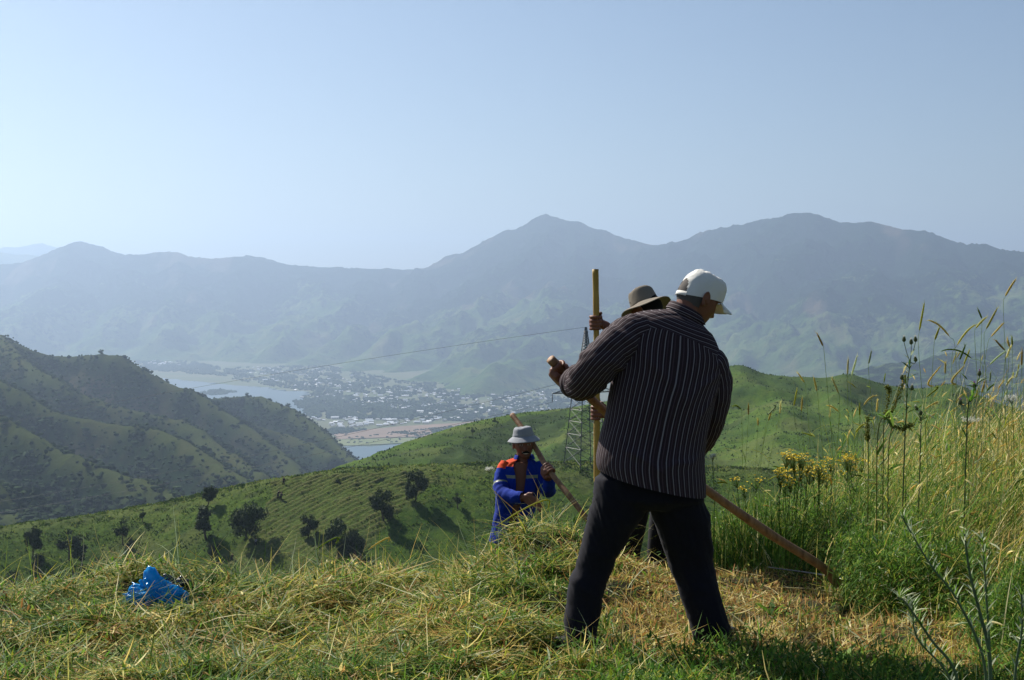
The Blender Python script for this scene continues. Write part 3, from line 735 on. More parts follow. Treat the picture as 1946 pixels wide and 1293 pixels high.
# ================================================================ pylon and wires
def build_pylon():
    Y = 318.0; steel = metal_mat('galvanised_steel', (.07, .075, .08), .5, .2)
    base = W(1113, 880, Y); H = (880 - 621) / F * Y
    prof = [(0, 3.6), (.46, 2.35), (.70, 1.15), (.97, .32), (1.0, .12)]
    hw = lambda t: float(np.interp(t, [p[0] for p in prof], [p[1] for p in prof]))
    e = empty('pylon', base, 'tall grey lattice steel pylon standing on the green hill behind the scythers', 'pylon', rz=.5)
    rot = Matrix.Rotation(.5, 3, 'Z')
    def bar(A, a, b, r):
        V, Fq, T = tube_np([a, b], [r, r], 4); A.add(V, Fq, T)
    c = lambda t, k: np.array([hw(t) * (1 if k in (0, 3) else -1), hw(t) * (1 if k in (0, 1) else -1), H * t])
    def fin(A, nm, par=None):
        o = bpy.data.objects.new(nm, A.mesh(nm, False)); o.data.materials.append(steel); C.objects.link(o); o.parent = par or e; return o
    for k in range(4):
        A = Acc(); P = [c(t, k) for t in (-.03, .46, .70, 1.0)]
        for a, b in zip(P[:-1], P[1:]): bar(A, a, b, .11)
        fin(A, 'leg')
    ts = [0]; 
    while ts[-1] < .97: ts.append(min(.97, ts[-1] + max(.018, hw(ts[-1]) * 1.0 / H * .95)))
    A = Acc()
    for f in range(4):
        g = (f + 1) % 4
        for a, b in zip(ts[:-1], ts[1:]):
            bar(A, c(a, f), c(b, g), .055); bar(A, c(a, g), c(b, f), .055); bar(A, c(b, f), c(b, g), .045)
    fin(A, 'lattice')
    ends = []
    for t, L in ((.52, 6.6), (.66, 4.6)):
        for sgn in (-1, 1):
            A = Acc(); tip = np.array([sgn * (hw(t) + L), 0, H * t]); 
            for k in ((0, 3) if sgn > 0 else (1, 2)):
                bar(A, c(t, k), tip, .07); bar(A, c(t + .045, k), tip, .07)
                for u in (.25, .5, .75): bar(A, c(t, k) * (1 - u) + tip * u, c(t + .045, k) * (1 - u) + tip * u, .04)
            arm = fin(A, 'cross_arm')
            A = Acc(); P = [tip, tip - np.array([0, 0, 1.9])]
            V, Fq, T = tube_np(P, [.05, .05], 5); A.add(V, Fq, T)
            for q in range(9):
                z = tip[2] - .3 - q * .17; V, Fq, T = tube_np([(tip[0], 0, z), (tip[0], 0, z - .07)], [.14, .14], 8); A.add(V, Fq, T)
            fin(A, 'insulator', e)
            ends.append((t, sgn, np.array(rot @ Vector(tip - np.array([0, 0, 1.9]))) + base))
    ends.append((1, 0, base + np.array([0, 0, H])))
    return ends
ends = build_pylon()
wire_m = metal_mat('aluminium_wire', (.06, .065, .07), .5, .2)
def wire(a, b, sag, label):
    t = np.linspace(0, 1, 40)[:, None]; P = a * (1 - t) + b * t; P[:, 2] -= (sag * 4 * t * (1 - t))[:, 0]
    V, Fq, T = tube_np(P, .034, 5); A = Acc().add(V, Fq, T)
    o = link('power_line', A.mesh('power_line'), wire_m); tag(o, label, 'power line', 'wires running from the pylon')
E = {(t, s): p for t, s, p in ends}
wire(E[(1, 0)], W(-250, 860, 420), -2.0, 'topmost thin wire from the pylon peak across the hazy mountains')
wire(E[(.52, -1)], W(-250, 1012, 400), 2.0, 'lower wire of the pair crossing the left hills')
wire(E[(.66, -1)], W(-250, 988, 405), 3.0, 'upper wire of the pair crossing the left hills')
wire(W(1085, 775, 330), W(-250, 1075, 370), 3.0, 'lowest wire skimming the crest of the green hill')
# ================================================================ the bank we stand on
def gz(x, y):
    """height of the bank"""
    x = np.asarray(x, float); y = np.asarray(y, float)
    z = .20 * sstep(1.5, 3.6, x) - .16 * sstep(.6, -.6, x) + .22 * (fbm(x / .30, y / .22, 311, 3) - .55) * (.30 + .70 * sstep(.9, .3, x)) + .03 * (fbm(x / .9, y / .9, 301, 3) - .5) * 2
    ye = 8.35 + .10 * x - .35 * sstep(0, -3, x) + 1.6 * sstep(1.2, 3, x)
    u = y - ye
    z = z - .44 * .5 * (u + np.sqrt(u * u + .35)) 
    z = z + .05 * np.exp(-((y - (7.5 + .12 * np.sin(x * 1.7))) / .5) ** 2) * (x < .9)        # swath of cut hay along the edge
    z = z + .26 * np.exp(-(((x - .20) / .36) ** 2 + ((y - 8.15) / .38) ** 2) ** 1.0)        # hay heap by the second man
    z = z + .12 * np.exp(-(((x + 2.02) / .28) ** 2 + ((y - 7.55) / .3) ** 2))               # heap behind the bags
    z = z + .05 * np.exp(-(((x + .75) / .6) ** 2 + ((y - 7.6) / .4) ** 2))
    z = z - .16 * np.exp(-((x - .86) / .38) ** 2 - ((y - 8.65) / .75) ** 2)
    return z

def build_bank():
    xs = np.concatenate([np.linspace(-160, -6, 50)[:-1], np.linspace(-6, 6, 260), np.linspace(6, 160, 50)[1:]])
    ys = np.concatenate([np.linspace(-30, 3, 30)[:-1], np.linspace(3, 13, 240), 13 + 250 * np.linspace(0, 1, 60)[1:] ** 1.6])
    X, Y = np.meshgrid(xs, ys); Z = gz(X, Y)
    t = NT('bank_soil'); o = t.n('NewGeometry').outputs['Position']
    c = t.ramp(t.noise(9, 6, o, .7), [(.3, (.02, .026, .010)), (.5, (.045, .04, .018)), (.7, (.10, .07, .03))])
    c = t.mix(t.ramp(t.noise(1.3, 3, o), [(.45, 0.), (.6, .7)]), c, (.03, .05, .012))
    t.set(Base_Color=c, Roughness=1.0); t.bump(t.noise(30, 5, o, .8), .03, 1)
    tag(link('hillside_ground', mesh_np('hillside_ground', np.stack([X, Y, Z], -1).reshape(-1, 3), grid_faces(*X.shape)), t.m), kind='structure')
build_bank()

def grass_mat(name, translucency=.45, rough=.55):
    t = NT(name)
    c = t.attr('col', 'Color')
    t.set(Base_Color=c, Roughness=rough); t.b.inputs['Specular IOR Level'].default_value = .13
    tr = t.n('BsdfTranslucent', {'Color': c}); mx = t.n('MixShader', {0: translucency})
    t.t.links.new(t.b.outputs[0], mx.inputs[1]); t.t.links.new(tr.outputs[0], mx.inputs[2])
    t.t.links.new(mx.outputs[0], t.t.nodes['Material Output'].inputs[0]); return t.m
GM = grass_mat('grass_blade', .45, .6)

PAL = {
    'straw': [(.58, .44, .13), (.66, .53, .20), (.44, .31, .09), (.72, .64, .34)],
    'rust': [(.34, .17, .05), (.42, .24, .08), (.24, .12, .04)],
    'hay': [(.30, .32, .035), (.40, .38, .055), (.19, .26, .025), (.50, .45, .12), (.11, .19, .02)],
    'green': [(.09, .20, .02), (.14, .26, .03), (.07, .15, .02), (.19, .30, .05)],
    'deep': [(.035, .09, .015), (.055, .13, .02), (.08, .16, .03)],
    'pale': [(.42, .48, .30), (.54, .56, .38), (.34, .40, .26)],
}
def cols(rng, n, **mix):
    ks = list(mix); p = np.array([mix[k] for k in ks], float); p /= p.sum()
    w_ = rng.choice(len(ks), n, p=p); out = np.zeros((n, 4)); out[:, 3] = 1
    for i, k in enumerate(ks):
        a = np.array(PAL[k]); m = w_ == i; q = a[rng.integers(0, len(a), m.sum())] * 1.12
        out[m, :3] = q * rng.uniform(.75, 1.2, (m.sum(), 1))
    return out

def blades(rng, P, L, wd, az, th0, bend, col, K=4, droop_pow=1.0, tip=.15, wide=None, twist=.6):
    """curved tapering blades. P roots (n,3); L length; wd width; az heading; th0 first lean from vertical; bend total extra lean"""
    n = len(P); L, wd, az, th0, bend = [np.broadcast_to(np.asarray(a, float), (n,)).copy() for a in (L, wd, az, th0, bend)]
    t = np.linspace(0, 1, K + 1); pos = np.zeros((n, K + 1, 3)); pos[:, 0] = P
    dirh = np.stack([np.sin(az), np.cos(az), 0 * az], -1)
    for k in range(K):
        th = th0 + bend * ((k + .5) / K) ** droop_pow
        step = (np.sin(th)[:, None] * dirh + np.cos(th)[:, None] * np.array([0, 0, 1.])) * (L / K)[:, None]
        pos[:, k + 1] = pos[:, k] + step
    tw = rng.uniform(-twist, twist, n) * 1.5; side = np.stack([np.cos(az + tw), -np.sin(az + tw), rng.normal(0, .25, n)], -1)
    side /= np.linalg.norm(side, axis=1)[:, None]
    prof = np.interp(t, [0, .3, .75, 1], [.8, 1, .75, tip]) if wide is None else np.interp(t, wide[0], wide[1])
    half = .5 * wd[:, None] * prof[None, :]
    a = pos - side[:, None, :] * half[:, :, None]; b = pos + side[:, None, :] * half[:, :, None]
    V = np.stack([a, b], 2).reshape(n, -1, 3)
    k = np.arange(K); q = np.stack([2 * k, 2 * k + 1, 2 * k + 3, 2 * k + 2], -1)
    Fq = (q[None] + (np.arange(n) * 2 * (K + 1))[:, None, None]).reshape(-1, 4)
    return V.reshape(-1, 3), Fq, np.repeat(col, 2 * (K + 1), 0), pos

def region(rng, n, fn, x0, x1, y0, y1):
    """n random spots in view that pass fn, denser toward the lens so that the picture is covered evenly"""
    X = []; Yv = []; got = 0
    while got < n:
        m = n * 3; u = rng.random(m); y = 1 / (1 / y0 + (1 / y1 - 1 / y0) * u)
        x = rng.uniform(-1, 1, m) * .42 * y; k = (x > x0) & (x < x1)
        x, y = x[k], y[k]; k = rng.random(len(x)) < fn(x, y); x, y = x[k], y[k]; X.append(x); Yv.append(y); got += len(x)
    x = np.concatenate(X)[:n]; y = np.concatenate(Yv)[:n]; return x, y

stand = lambda x, y: sstep(-.12, .2, x - (1.72 - .20 * np.clip(y - 7, -9, 0) * 1.0 - .55 * sstep(7.2, 8.3, y)) + .5 * (fbm(x / .7, y / .7, 401, 3) - .5))   # 1 where the grass still stands
def stuff(name, A, label, cat, mat=None):
    o = link(name, A.mesh(name, True), mat or GM); tag(o, label, cat, kind='stuff'); return o

rng = np.random.default_rng(77)
def meadow():
    up = lambda n, h: rng.uniform(0, h, n)
    # ---- short stubble and yellowed stalks on the mown ground
    A = Acc(); n = 60000
    x, y = region(rng, n, lambda x, y: (1 - stand(x, y)) * (.5 + .5 * (x > -.5)), -3.8, 3, 4.6, 9.4)
    P = np.stack([x, y, gz(x, y) - .01], -1)
    V, Fq, c, _ = blades(rng, P, rng.uniform(.02, .085, n), rng.uniform(.002, .0045, n), rng.uniform(0, 6.28, n), rng.normal(.75, .5, n), rng.normal(.2, .6, n), cols(rng, n, straw=4, rust=4.5, hay=1.5, green=1.2), 2)
    A.add(V, Fq, col=c)
    stuff('stubble', A, 'short rusty stubble on the freshly mown ground', 'stubble')
    # ---- cut hay lying in the swath
    A = Acc(); n = 105000
    dens = lambda x, y: (1 - stand(x, y)) * np.clip(.16 + 1.0 * (x < .15 + .25 * np.sin(y * 3)) - .0 + .25 * sstep(.5, .62, fbm(x / .5, y / .5, 402, 3)) + (np.hypot(x - .27, y - 8.1) < .75), 0, 1)
    dn2 = lambda x, y: dens(x, y) * (.12 + .88 * sstep(.38, .56, fbm(x / .24, y / .17, 420, 3)))
    x, y = region(rng, n, dn2, -3.9, 2.6, 4.6, 9.3)
    lift = .015 + .05 * sstep(.25, .0, x) + .12 * fbm(x / .22, y / .22, 403, 3) * sstep(.5, .0, x)
    z = gz(x, y) + rng.random(n) ** 1.2 * lift
    flow = 6.28 * fbm(x / .6, y / .6, 404, 2) * 1.5
    col = cols(rng, n, hay=6, straw=4.2, green=2.0, pale=1.0, rust=1.8, deep=1.4)
    gr = sstep(.5, .62, fbm(x / .35, y / .35, 405, 3))[:, None]; g2 = cols(rng, n, green=3, deep=5, hay=1.5); sel = rng.random((n, 1)) < gr * .75
    col = np.where(sel, g2, col)  # dark green weedy clumps, their deep tone also painting in the shaded gaps
    worn = sstep(.25, .7, x + .5 * (fbm(x / .5, y / .5, 440, 3) - .5)) * sstep(5.55, 5.9, y)
    col = np.where(rng.random((n, 1)) < worn[:, None] * .85, cols(rng, n, straw=5, rust=4, hay=1.5), col)
    V, Fq, c, _ = blades(rng, np.stack([x, y, z], -1), rng.uniform(.04, .20, n) * rng.choice([1, 1, 1, 1.7], n), rng.uniform(.0022, .0085, n), flow + rng.normal(0, 1.1, n), rng.normal(1.46, .20, n), rng.normal(.2, .45, n), col, 3)
    k = np.repeat(gz(x, y), 8)
    V[:, 2] = np.maximum(V[:, 2], gz(V[:, 0], V[:, 1]) + .004)
    A.add(V, Fq, col=c)
    # torn leaves and bits among the stalks
    m = 70000; x, y = region(rng, m, dn2, -3.9, 2.6, 4.6, 9.3)
    z = gz(x, y) + rng.random(m) * (.02 + .05 * sstep(.25, .0, x) + .10 * fbm(x / .22, y / .22, 403, 3) * sstep(.5, .0, x))
    V, Fq, c, _ = blades(rng, np.stack([x, y, z], -1), rng.uniform(.015, .06, m), rng.uniform(.005, .016, m), rng.uniform(0, 6.28, m), rng.normal(1.2, .5, m), rng.normal(.3, .6, m), np.where(rng.random((m, 1)) < (sstep(.2, .7, x) * sstep(5.55, 5.9, y))[:, None] * .85, cols(rng, m, straw=3, rust=5, hay=1.5), cols(rng, m, hay=5, green=3, deep=5, straw=2.4, rust=1.6, pale=.3)), 2, wide=([0, .5, 1], [.3, 1, .1]))
    V[:, 2] = np.maximum(V[:, 2], gz(V[:, 0], V[:, 1]) + .004)
    A.add(V, Fq, col=c)
    stuff('cut_hay', A, 'cut green and straw coloured hay lying in loose swaths', 'hay')
    # ---- loose pale stalks sticking out of the heap and the bank edge
    A = Acc(); n = 1500
    x, y = region(rng, n, lambda x, y: (x < .6) * (.08 + (y > 7.0) * .5 + 2. * (np.hypot(x - .27, y - 8.1) < .5)), -3.9, .8, 5.0, 8.8)
    P = np.stack([x, y, gz(x, y) + rng.uniform(.0, .1, n)], -1)
    V, Fq, c, _ = blades(rng, P, rng.uniform(.12, .40, n), rng.uniform(.002, .004, n), rng.uniform(0, 6.28, n), rng.uniform(.3, 1.3, n), rng.normal(.6, .6, n), cols(rng, n, pale=1.3, hay=4, straw=2), 5)
    A.add(V, Fq, col=c)
    stuff('hay_stalks', A, 'pale bent stalks poking up from the hay bank', 'stalks')
    # ---- living green: leafy weeds growing through
    A = Acc(); n = 52000
    cl = lambda x, y: (1 - .75 * sstep(.2, .6, x) * sstep(5.6, 5.9, y) * (1 - stand(x, y))) * np.clip(sstep(.47, .60, fbm(x / .45, y / .45, 406, 3)) * (.35 + .65 * (y < 6.2)) + .5 * (y < 5.7 + .2 * np.sin(x * 3)) * (.4 + .6 * fbm(x / .3, y / .3, 409, 2)) + .5 * stand(x, y), 0, 1)
    x, y = region(rng, n, cl, -3.6, 4.0, 4.2, 9.3)
    hh = .05 + .10 * fbm(x / .3, y / .3, 407, 2) + .10 * stand(x, y)
    P = np.stack([x, y, gz(x, y) + rng.random(n) * hh], -1)
    V, Fq, c, _ = blades(rng, P, rng.uniform(.018, .05, n), rng.uniform(.006, .015, n), rng.uniform(0, 6.28, n), rng.normal(.9, .4, n), rng.normal(.4, .4, n), cols(rng, n, green=5, deep=4, hay=1), 2, wide=([0, .5, 1], [.2, 1, .1]))
    A.add(V, Fq, col=c)
    n = 26000; x, y = region(rng, n, cl, -3.6, 4.0, 4.2, 9.3); P = np.stack([x, y, gz(x, y)], -1)
    V, Fq, c, _ = blades(rng, P, rng.uniform(.06, .20, n), rng.uniform(.002, .006, n), rng.uniform(0, 6.28, n), rng.normal(.75, .45, n), rng.normal(.8, .6, n), cols(rng, n, green=5, deep=3, hay=1.5, straw=.5), 4)
    A.add(V, Fq, col=c)
    stuff('green_weeds', A, 'low leafy green weeds growing through the cut hay', 'weeds')
    # ---- standing grass at the right
    A = Acc(); n = 84000
    x, y = region(rng, n, lambda x, y: stand(x, y) * (.65 + .35 * sstep(.4, .6, fbm(x / .3, y / .3, 412, 2))), .6, 4.6, 4.3, 11)
    hm = np.interp(x + .15 * (y - 7), [1.0, 1.6, 2.2, 3, 4], [.32, .40, .50, .66, .76]) * np.interp(y, [4.3, 5.5, 7, 11], [.45, .6, 1, 1])
    P = np.stack([x, y, gz(x, y)], -1); h = hm * rng.uniform(.45, 1.12, n) * np.where(x > 1.6, 1.4, 1)
    lean_az = np.where(x > 1.5, 1.35, .3) + rng.normal(0, .65, n)
    gold = (sstep(1.5, 2.3, x)[:, None] * np.interp(y, [5.4, 6.4], [.25, .85])[:, None] > rng.random((n, 1)))
    col = np.where(gold, cols(rng, n, straw=4, hay=5, green=1.5, rust=.7), cols(rng, n, green=4.5, hay=1.5, deep=3, straw=.6))
    V, Fq, c, _ = blades(rng, P, h, rng.uniform(.0025, .006, n), lean_az, np.where(x > 1.6, rng.normal(1.12, .36, n), rng.normal(.45, .45, n)), rng.gamma(2, .4, n), col, 5, 1.1)
    A.add(V, Fq, col=c)
    # leafy weeds woven through it
    m = 95000; x, y = region(rng, m, lambda x, y: stand(x, y) * (.25 + .75 * sstep(.42, .58, fbm(x / .35, y / .35, 431, 3))) * np.interp(x, [1.3, 2.6], [1, .5]), .6, 4.4, 4.3, 9.5)
    hz = np.interp(x + .15 * (y - 7), [1.0, 1.6, 2.2, 3, 4], [.26, .32, .36, .44, .5]) * np.interp(y, [4.3, 5.5, 7, 11], [.45, .6, 1, 1]) * (.5 + .9 * fbm(x / .2, y / .2, 432, 2))
    V, Fq, c, _ = blades(rng, np.stack([x, y, gz(x, y) + rng.random(m) ** .7 * hz], -1), rng.uniform(.015, .05, m), rng.uniform(.004, .009, m), rng.uniform(0, 6.28, m), rng.normal(.9, .5, m), rng.normal(.5, .5, m), cols(rng, m, green=5, deep=4, hay=1.5, pale=.3), 2, wide=([0, .4, 1], [.3, 1, .1]))
    A.add(V, Fq, col=c)
    stuff('standing_grass', A, 'tall uncut green and golden grass beside the mown ground', 'grass')
    # ---- a mass of bearded ears bent over each other
    A = Acc(); n = 4600
    x, y = region(rng, n, lambda x, y: stand(x, y) * sstep(1.5, 2.4, x), 1.3, 4.6, 4.8, 10)
    hm = np.interp(x + .15 * (y - 7), [1.0, 1.6, 2.2, 3, 4], [.34, .44, .56, .74, .84]) * np.interp(y, [4.3, 5.5, 7, 11], [.5, .65, 1, 1])
    P = np.stack([x, y, gz(x, y)], -1)
    col = cols(rng, n, straw=4, hay=3, pale=1); az = 1.35 + rng.normal(0, .8, n)
    V, Fq, c, pos = blades(rng, P, hm * rng.uniform(1.0, 1.55, n), .0022, az, rng.normal(1.10, .32, n), rng.gamma(2, .25, n), col, 5, 1.3)
    A.add(V, Fq, col=c)
    add_ears(A, rng, pos, rng.uniform(.05, .10, n), col * np.array([1.05, 1.05, 1, 1]))
    stuff('bearded_ears', A, 'golden bearded grass ears bowed in a dense mass', 'grass ears')

def add_ears(A, rng, pos, L, col, r=.0042, awn=1.0):
    """spindle-shaped ears with fine awns, carried on from the end of each stem"""
    n = len(pos); d = pos[:, -1] - pos[:, -2]; d /= np.linalg.norm(d, axis=1)[:, None]
    s = np.cross(d, [0, 0, 1.]) + 1e-6; s /= np.linalg.norm(s, axis=1)[:, None]; u = np.cross(s, d)
    K, M = 6, 5; t = np.linspace(0, 1, K)
    prof = np.interp(t, [0, .12, .5, .85, 1], [.3, .9, 1, .7, .15]) * r
    a = np.arange(M) / M * 2 * math.pi
    curve = -.35 * (t ** 2)                                   # ears nod
    c = pos[:, -1][:, None, :] + d[:, None, :] * (t[None, :, None] * L[:, None, None]) + np.array([0, 0, 1.]) * (curve[None, :] * L[:, None])[:, :, None] * .6
    ring = np.cos(a)[None, None, :, None] * s[:, None, None, :] + np.sin(a)[None, None, :, None] * u[:, None, None, :]
    V = c[:, :, None, :] + ring * prof[None, :, None, None]
    Fq = (grid_faces(K, M, True)[None] + (np.arange(n) * K * M)[:, None, None]).reshape(-1, 4)
    A.add(V.reshape(-1, 3), Fq, col=np.repeat(col, K * M, 0))
    m = 9; idx = np.repeat(np.arange(n), m); tt = rng.uniform(.05, .95, n * m); base = pos[idx, -1] + d[idx] * (tt * L[idx])[:, None] + np.array([0, 0, 1.]) * (-.21 * tt ** 2 * L[idx])[:, None]
    aa = rng.uniform(0, 6.28, n * m); out = np.cos(aa)[:, None] * s[idx] + np.sin(aa)[:, None] * u[idx]
    e = base + (d[idx] * .92 + out * .25) * (L[idx] * .42 * awn)[:, None]
    sd = np.cross(e - base, rng.normal(0, 1, (n * m, 3))); sd /= np.linalg.norm(sd, axis=1)[:, None]
    V = np.stack([base - sd * .0008, base + sd * .0008, e], 1).reshape(-1, 3)
    A.add(V, None, np.arange(n * m * 3).reshape(-1, 3), col=np.repeat(col[idx], 3, 0))
meadow()
# ================================================================ the scythers
def cr_interp(A, n):
    """Catmull-Rom through rows of A -> n rows"""
    A = np.asarray(A, float); m = len(A); t = np.linspace(0, m - 1, n); i = np.minimum(t.astype(int), m - 2); f = (t - i)[:, None]
    P = np.vstack([2 * A[0] - A[1], A, 2 * A[-1] - A[-2]])
    p0, p1, p2, p3 = P[i], P[i + 1], P[i + 2], P[i + 3]
    return .5 * (2 * p1 + (p2 - p0) * f + (2 * p0 - 5 * p1 + 4 * p2 - p3) * f ** 2 + (3 * p1 - p0 - 3 * p2 + p3) * f ** 3)

def loft(rings, n=40, seg=48, p=2.2, close=(True, True), gap=None):
    """rings: rows of centre(3), half-axis x(3), half-axis y(3). Returns V, F, T, UV(metres round, metres along, 0)"""
    Rr = cr_interp(np.array([np.concatenate(r) for r in rings]), n)
    c, ax, ay = Rr[:, :3], Rr[:, 3:6], Rr[:, 6:9]
    wrap = gap is None
    if wrap: a = np.arange(seg) / seg * 2 * math.pi; A_ = np.repeat(a[None], n, 0)
    else:
        g = np.interp(np.linspace(0, 1, n), np.linspace(0, 1, len(gap)), gap)           # half-angle left open, centred on -y axis (a = -pi/2)
        s = np.linspace(0, 1, seg)[None]; A_ = -math.pi / 2 + g[:, None] + s * (2 * math.pi - 2 * g[:, None])
    ca, sa = np.cos(A_), np.sin(A_); e = 2 / p
    ca = np.sign(ca) * np.abs(ca) ** e; sa = np.sign(sa) * np.abs(sa) ** e
    V = c[:, None, :] + ca[:, :, None] * ax[:, None, :] + sa[:, :, None] * ay[:, None, :]
    rad = (np.linalg.norm(ax, axis=1) + np.linalg.norm(ay, axis=1)) / 2
    U = (A_ if wrap else A_) * rad.mean()
    L = np.concatenate([[0], np.cumsum(np.linalg.norm(np.diff(c, axis=0), axis=1))])
    UV = np.stack([U, np.repeat(L[:, None], seg, 1), 0 * U], -1).reshape(-1, 3)
    Fq = grid_faces(n, seg, wrap); T = []
    V = V.reshape(-1, 3); i = np.arange(seg); j = (i + 1) % seg
    if wrap:
        if close[0]: V = np.vstack([V, c[0]]); UV = np.vstack([UV, UV[0]]); T.append(np.stack([i, j, np.full(seg, len(V) - 1)][::1], 1))
        if close[1]: V = np.vstack([V, c[-1]]); UV = np.vstack([UV, UV[-1]]); b = (n - 1) * seg; T.append(np.stack([b + j, b + i, np.full(seg, len(V) - 1)], 1))
    return V, Fq, (np.concatenate(T) if T else None), UV

def unit(v): v = np.asarray(v, float); return v / (np.linalg.norm(v) + 1e-12)
def limb(pts, n=24, seg=20, flat=1.0, up=(0, 0, 1)):
    """pts rows: xyz, radius -> closed loft perpendicular to the path, the frame carried along without twisting"""
    P = np.asarray(pts, float); d = np.gradient(P[:, :3], axis=0); rings = []; s = None
    for q, t in zip(P, d):
        t = unit(t)
        if s is None:
            s = np.cross(t, [0, 1, 0]); s = unit(s) if np.linalg.norm(s) > .3 else unit(np.cross(t, [1, 0, 0]))
        s = unit(s - t * np.dot(s, t)); w_ = np.cross(s, t)
        rings.append((q[:3], s * q[3], w_ * q[3] * flat))
    return loft(rings, n, seg, 2.0)
def LR(l, r, dl, dr, ry, tilt=0.0):
    """a ring from its left and right edge in the photo with distances, and its half-depth"""
    a, b = W(l[0], l[1], dl), W(r[0], r[1], dr); c = (a + b) / 2; ax = (b - a) / 2
    ay = unit(np.cross(unit(ax), [0, 0, -1.])); ay = unit(ay * math.cos(tilt) + np.array([0, 0, 1]) * math.sin(tilt))
    return c, ax, ay * ry
def pw(px, py, d, r): return np.append(W(px, py, d), r / F * d)       # point with radius given in photo pixels

def normals_np(V, Fq, T=None):
    N = np.zeros_like(V)
    def acc(I):
        a, b, c = V[I[:, 0]], V[I[:, 1]], V[I[:, 2]]; n_ = np.cross(b - a, c - a)
        for k in range(I.shape[1]): np.add.at(N, I[:, k], n_)
    acc(Fq)
    if T is not None: acc(T)
    return N / (np.linalg.norm(N, axis=1)[:, None] + 1e-12)
def folds(V, Fq, UV, amp, su=.06, sv=.16, seed=1, skew=.5, T=None, outward=None):
    N = normals_np(V, Fq, T)
    u = UV[:, 0] + skew * UV[:, 1]; n_ = fbm(u / su, UV[:, 1] / sv, seed, 3, True) - .62
    n2 = fbm((UV[:, 0] - skew * UV[:, 1]) / (su * 1.4), UV[:, 1] / (sv * .6), seed + 9, 2) - .5
    return V + N * (amp * (n_ * 1.3 + n2 * .7))[:, None] * (1 if outward is None else outward)

def remesh(name, A, vox, smooth=2, mats=None):
    me = A.mesh(name); o = bpy.data.objects.new('tmp', me); C.objects.link(o)
    m = o.modifiers.new('r', 'REMESH'); m.mode = 'VOXEL'; m.voxel_size = vox; m.use_smooth_shade = True
    if smooth:
        q = o.modifiers.new('s', 'SMOOTH'); q.factor = .5; q.iterations = smooth
    dg = bpy.context.evaluated_depsgraph_get(); e = o.evaluated_get(dg); out = bpy.data.meshes.new_from_object(e)
    out.name = name; bpy.data.objects.remove(o); bpy.data.meshes.remove(me); out.materials.clear()
    for p_ in out.polygons: p_.use_smooth = True
    return out
def coords(me):
    V = np.empty(len(me.vertices) * 3, np.float32); me.vertices.foreach_get('co', V); return V.reshape(-1, 3).astype(float)
def set_coords(me, V): me.vertices.foreach_set('co', np.asarray(V, np.float32).ravel()); me.update()
def set_col(me, col):
    t = me.attributes.new('col', 'FLOAT_COLOR', 'POINT'); t.data.foreach_set('color', np.asarray(col, np.float32).ravel())

# --- materials
sk = NT('skin'); so = sk.obj(); sc_ = sk.attr('col', 'Color')
sk.set(Base_Color=sk.mix(sk.ramp(sk.noise(60, 4, so), [(.35, 0.), (.7, .35)]), sc_, (.20, .075, .045)), Roughness=.5, Subsurface_Weight=.08)
sk.b.inputs['Subsurface Radius'].default_value = (.01, .004, .002); sk.bump(sk.noise(160, 4, so), .002, .5); SKIN = sk.m
def cloth(name, col, col2=None, scale=300, rough=.9, sheen=.25):
    t = NT(name); o = t.obj(); c = t.mix(t.ramp(t.noise(7, 4, o), [(.35, 0.), (.7, .5)]), col, col2 or tuple(x * .7 for x in col))
    t.set(Base_Color=c, Roughness=rough); t.b.inputs['Sheen Weight'].default_value = sheen * .15
    t.b.inputs['Specular IOR Level'].default_value = .15
    t.bump(t.noise(scale, 2, o), .0008, .5); return t.m
def striped(name):
    t = NT(name); uv = t.n('Attribute', attribute_name='suv').outputs['Vector']; sp = t.n('SeparateXYZ', {0: uv})
    s = t.mix(t.math('GREATER_THAN', sp.outputs[2], .5), t.n('CombineXYZ', {0: sp.outputs[0]}).outputs[0], t.n('CombineXYZ', {0: sp.outputs[1]}).outputs[0])
    sx = t.n('SeparateXYZ', {0: s}).outputs[0]
    ph = t.math('FRACT', t.math('MULTIPLY', sx, 1 / .0185))
    c = t.ramp(ph, [(0, (.032, .019, .022)), (.36, (.032, .019, .022)), (.39, (.23, .20, .205)), (.50, (.23, .20, .205)), (.54, (.032, .019, .022)), (.80, (.03, .018, .022)), (.82, (.075, .05, .058)), (.92, (.075, .05, .058)), (.94, (.032, .019, .022))])
    t.set(Base_Color=c, Roughness=.85); t.b.inputs['Specular IOR Level'].default_value = .15
    t.bump(t.noise(400, 2, t.obj()), .0006, .4)
    tr = t.n('BsdfTranslucent', {'Color': c}); mx = t.n('MixShader', {0: .06}); t.t.links.new(t.b.outputs[0], mx.inputs[1]); t.t.links.new(tr.outputs[0], mx.inputs[2])
    t.t.links.new(mx.outputs[0], t.t.nodes['Material Output'].inputs[0]); return t.m
SHIRT = striped('striped_cotton'); TROUSER = cloth('navy_trouser', (.010, .0095, .016), (.007, .007, .010), sheen=.2)
BLACK = cloth('black_cloth', (.010, .010, .012)); BEIGE = cloth('beige_hat_cloth', (.22, .19, .15), (.15, .13, .10), 500)
CAPM = cloth('cream_cap_cloth', (.80, .78, .72), (.70, .66, .57), 500); GREYH = cloth('grey_hat_cloth', (.30, .31, .33), (.20, .21, .24), 500)
BLUE = cloth('blue_workwear', (.004, .03, .28), (.003, .018, .17)); ORANGE = cloth('orange_workwear', (.62, .07, .02)); TAPE = cloth('reflective_tape', (.22, .24, .18), rough=.4)
LEATHER = metal_mat('shoe_leather', (.015, .014, .014), .45); HAIRB = cloth('black_hair', (.006, .005, .005), scale=900); HAIRG = cloth('grey_hair', (.13, .115, .105), (.05, .045, .04), 900)
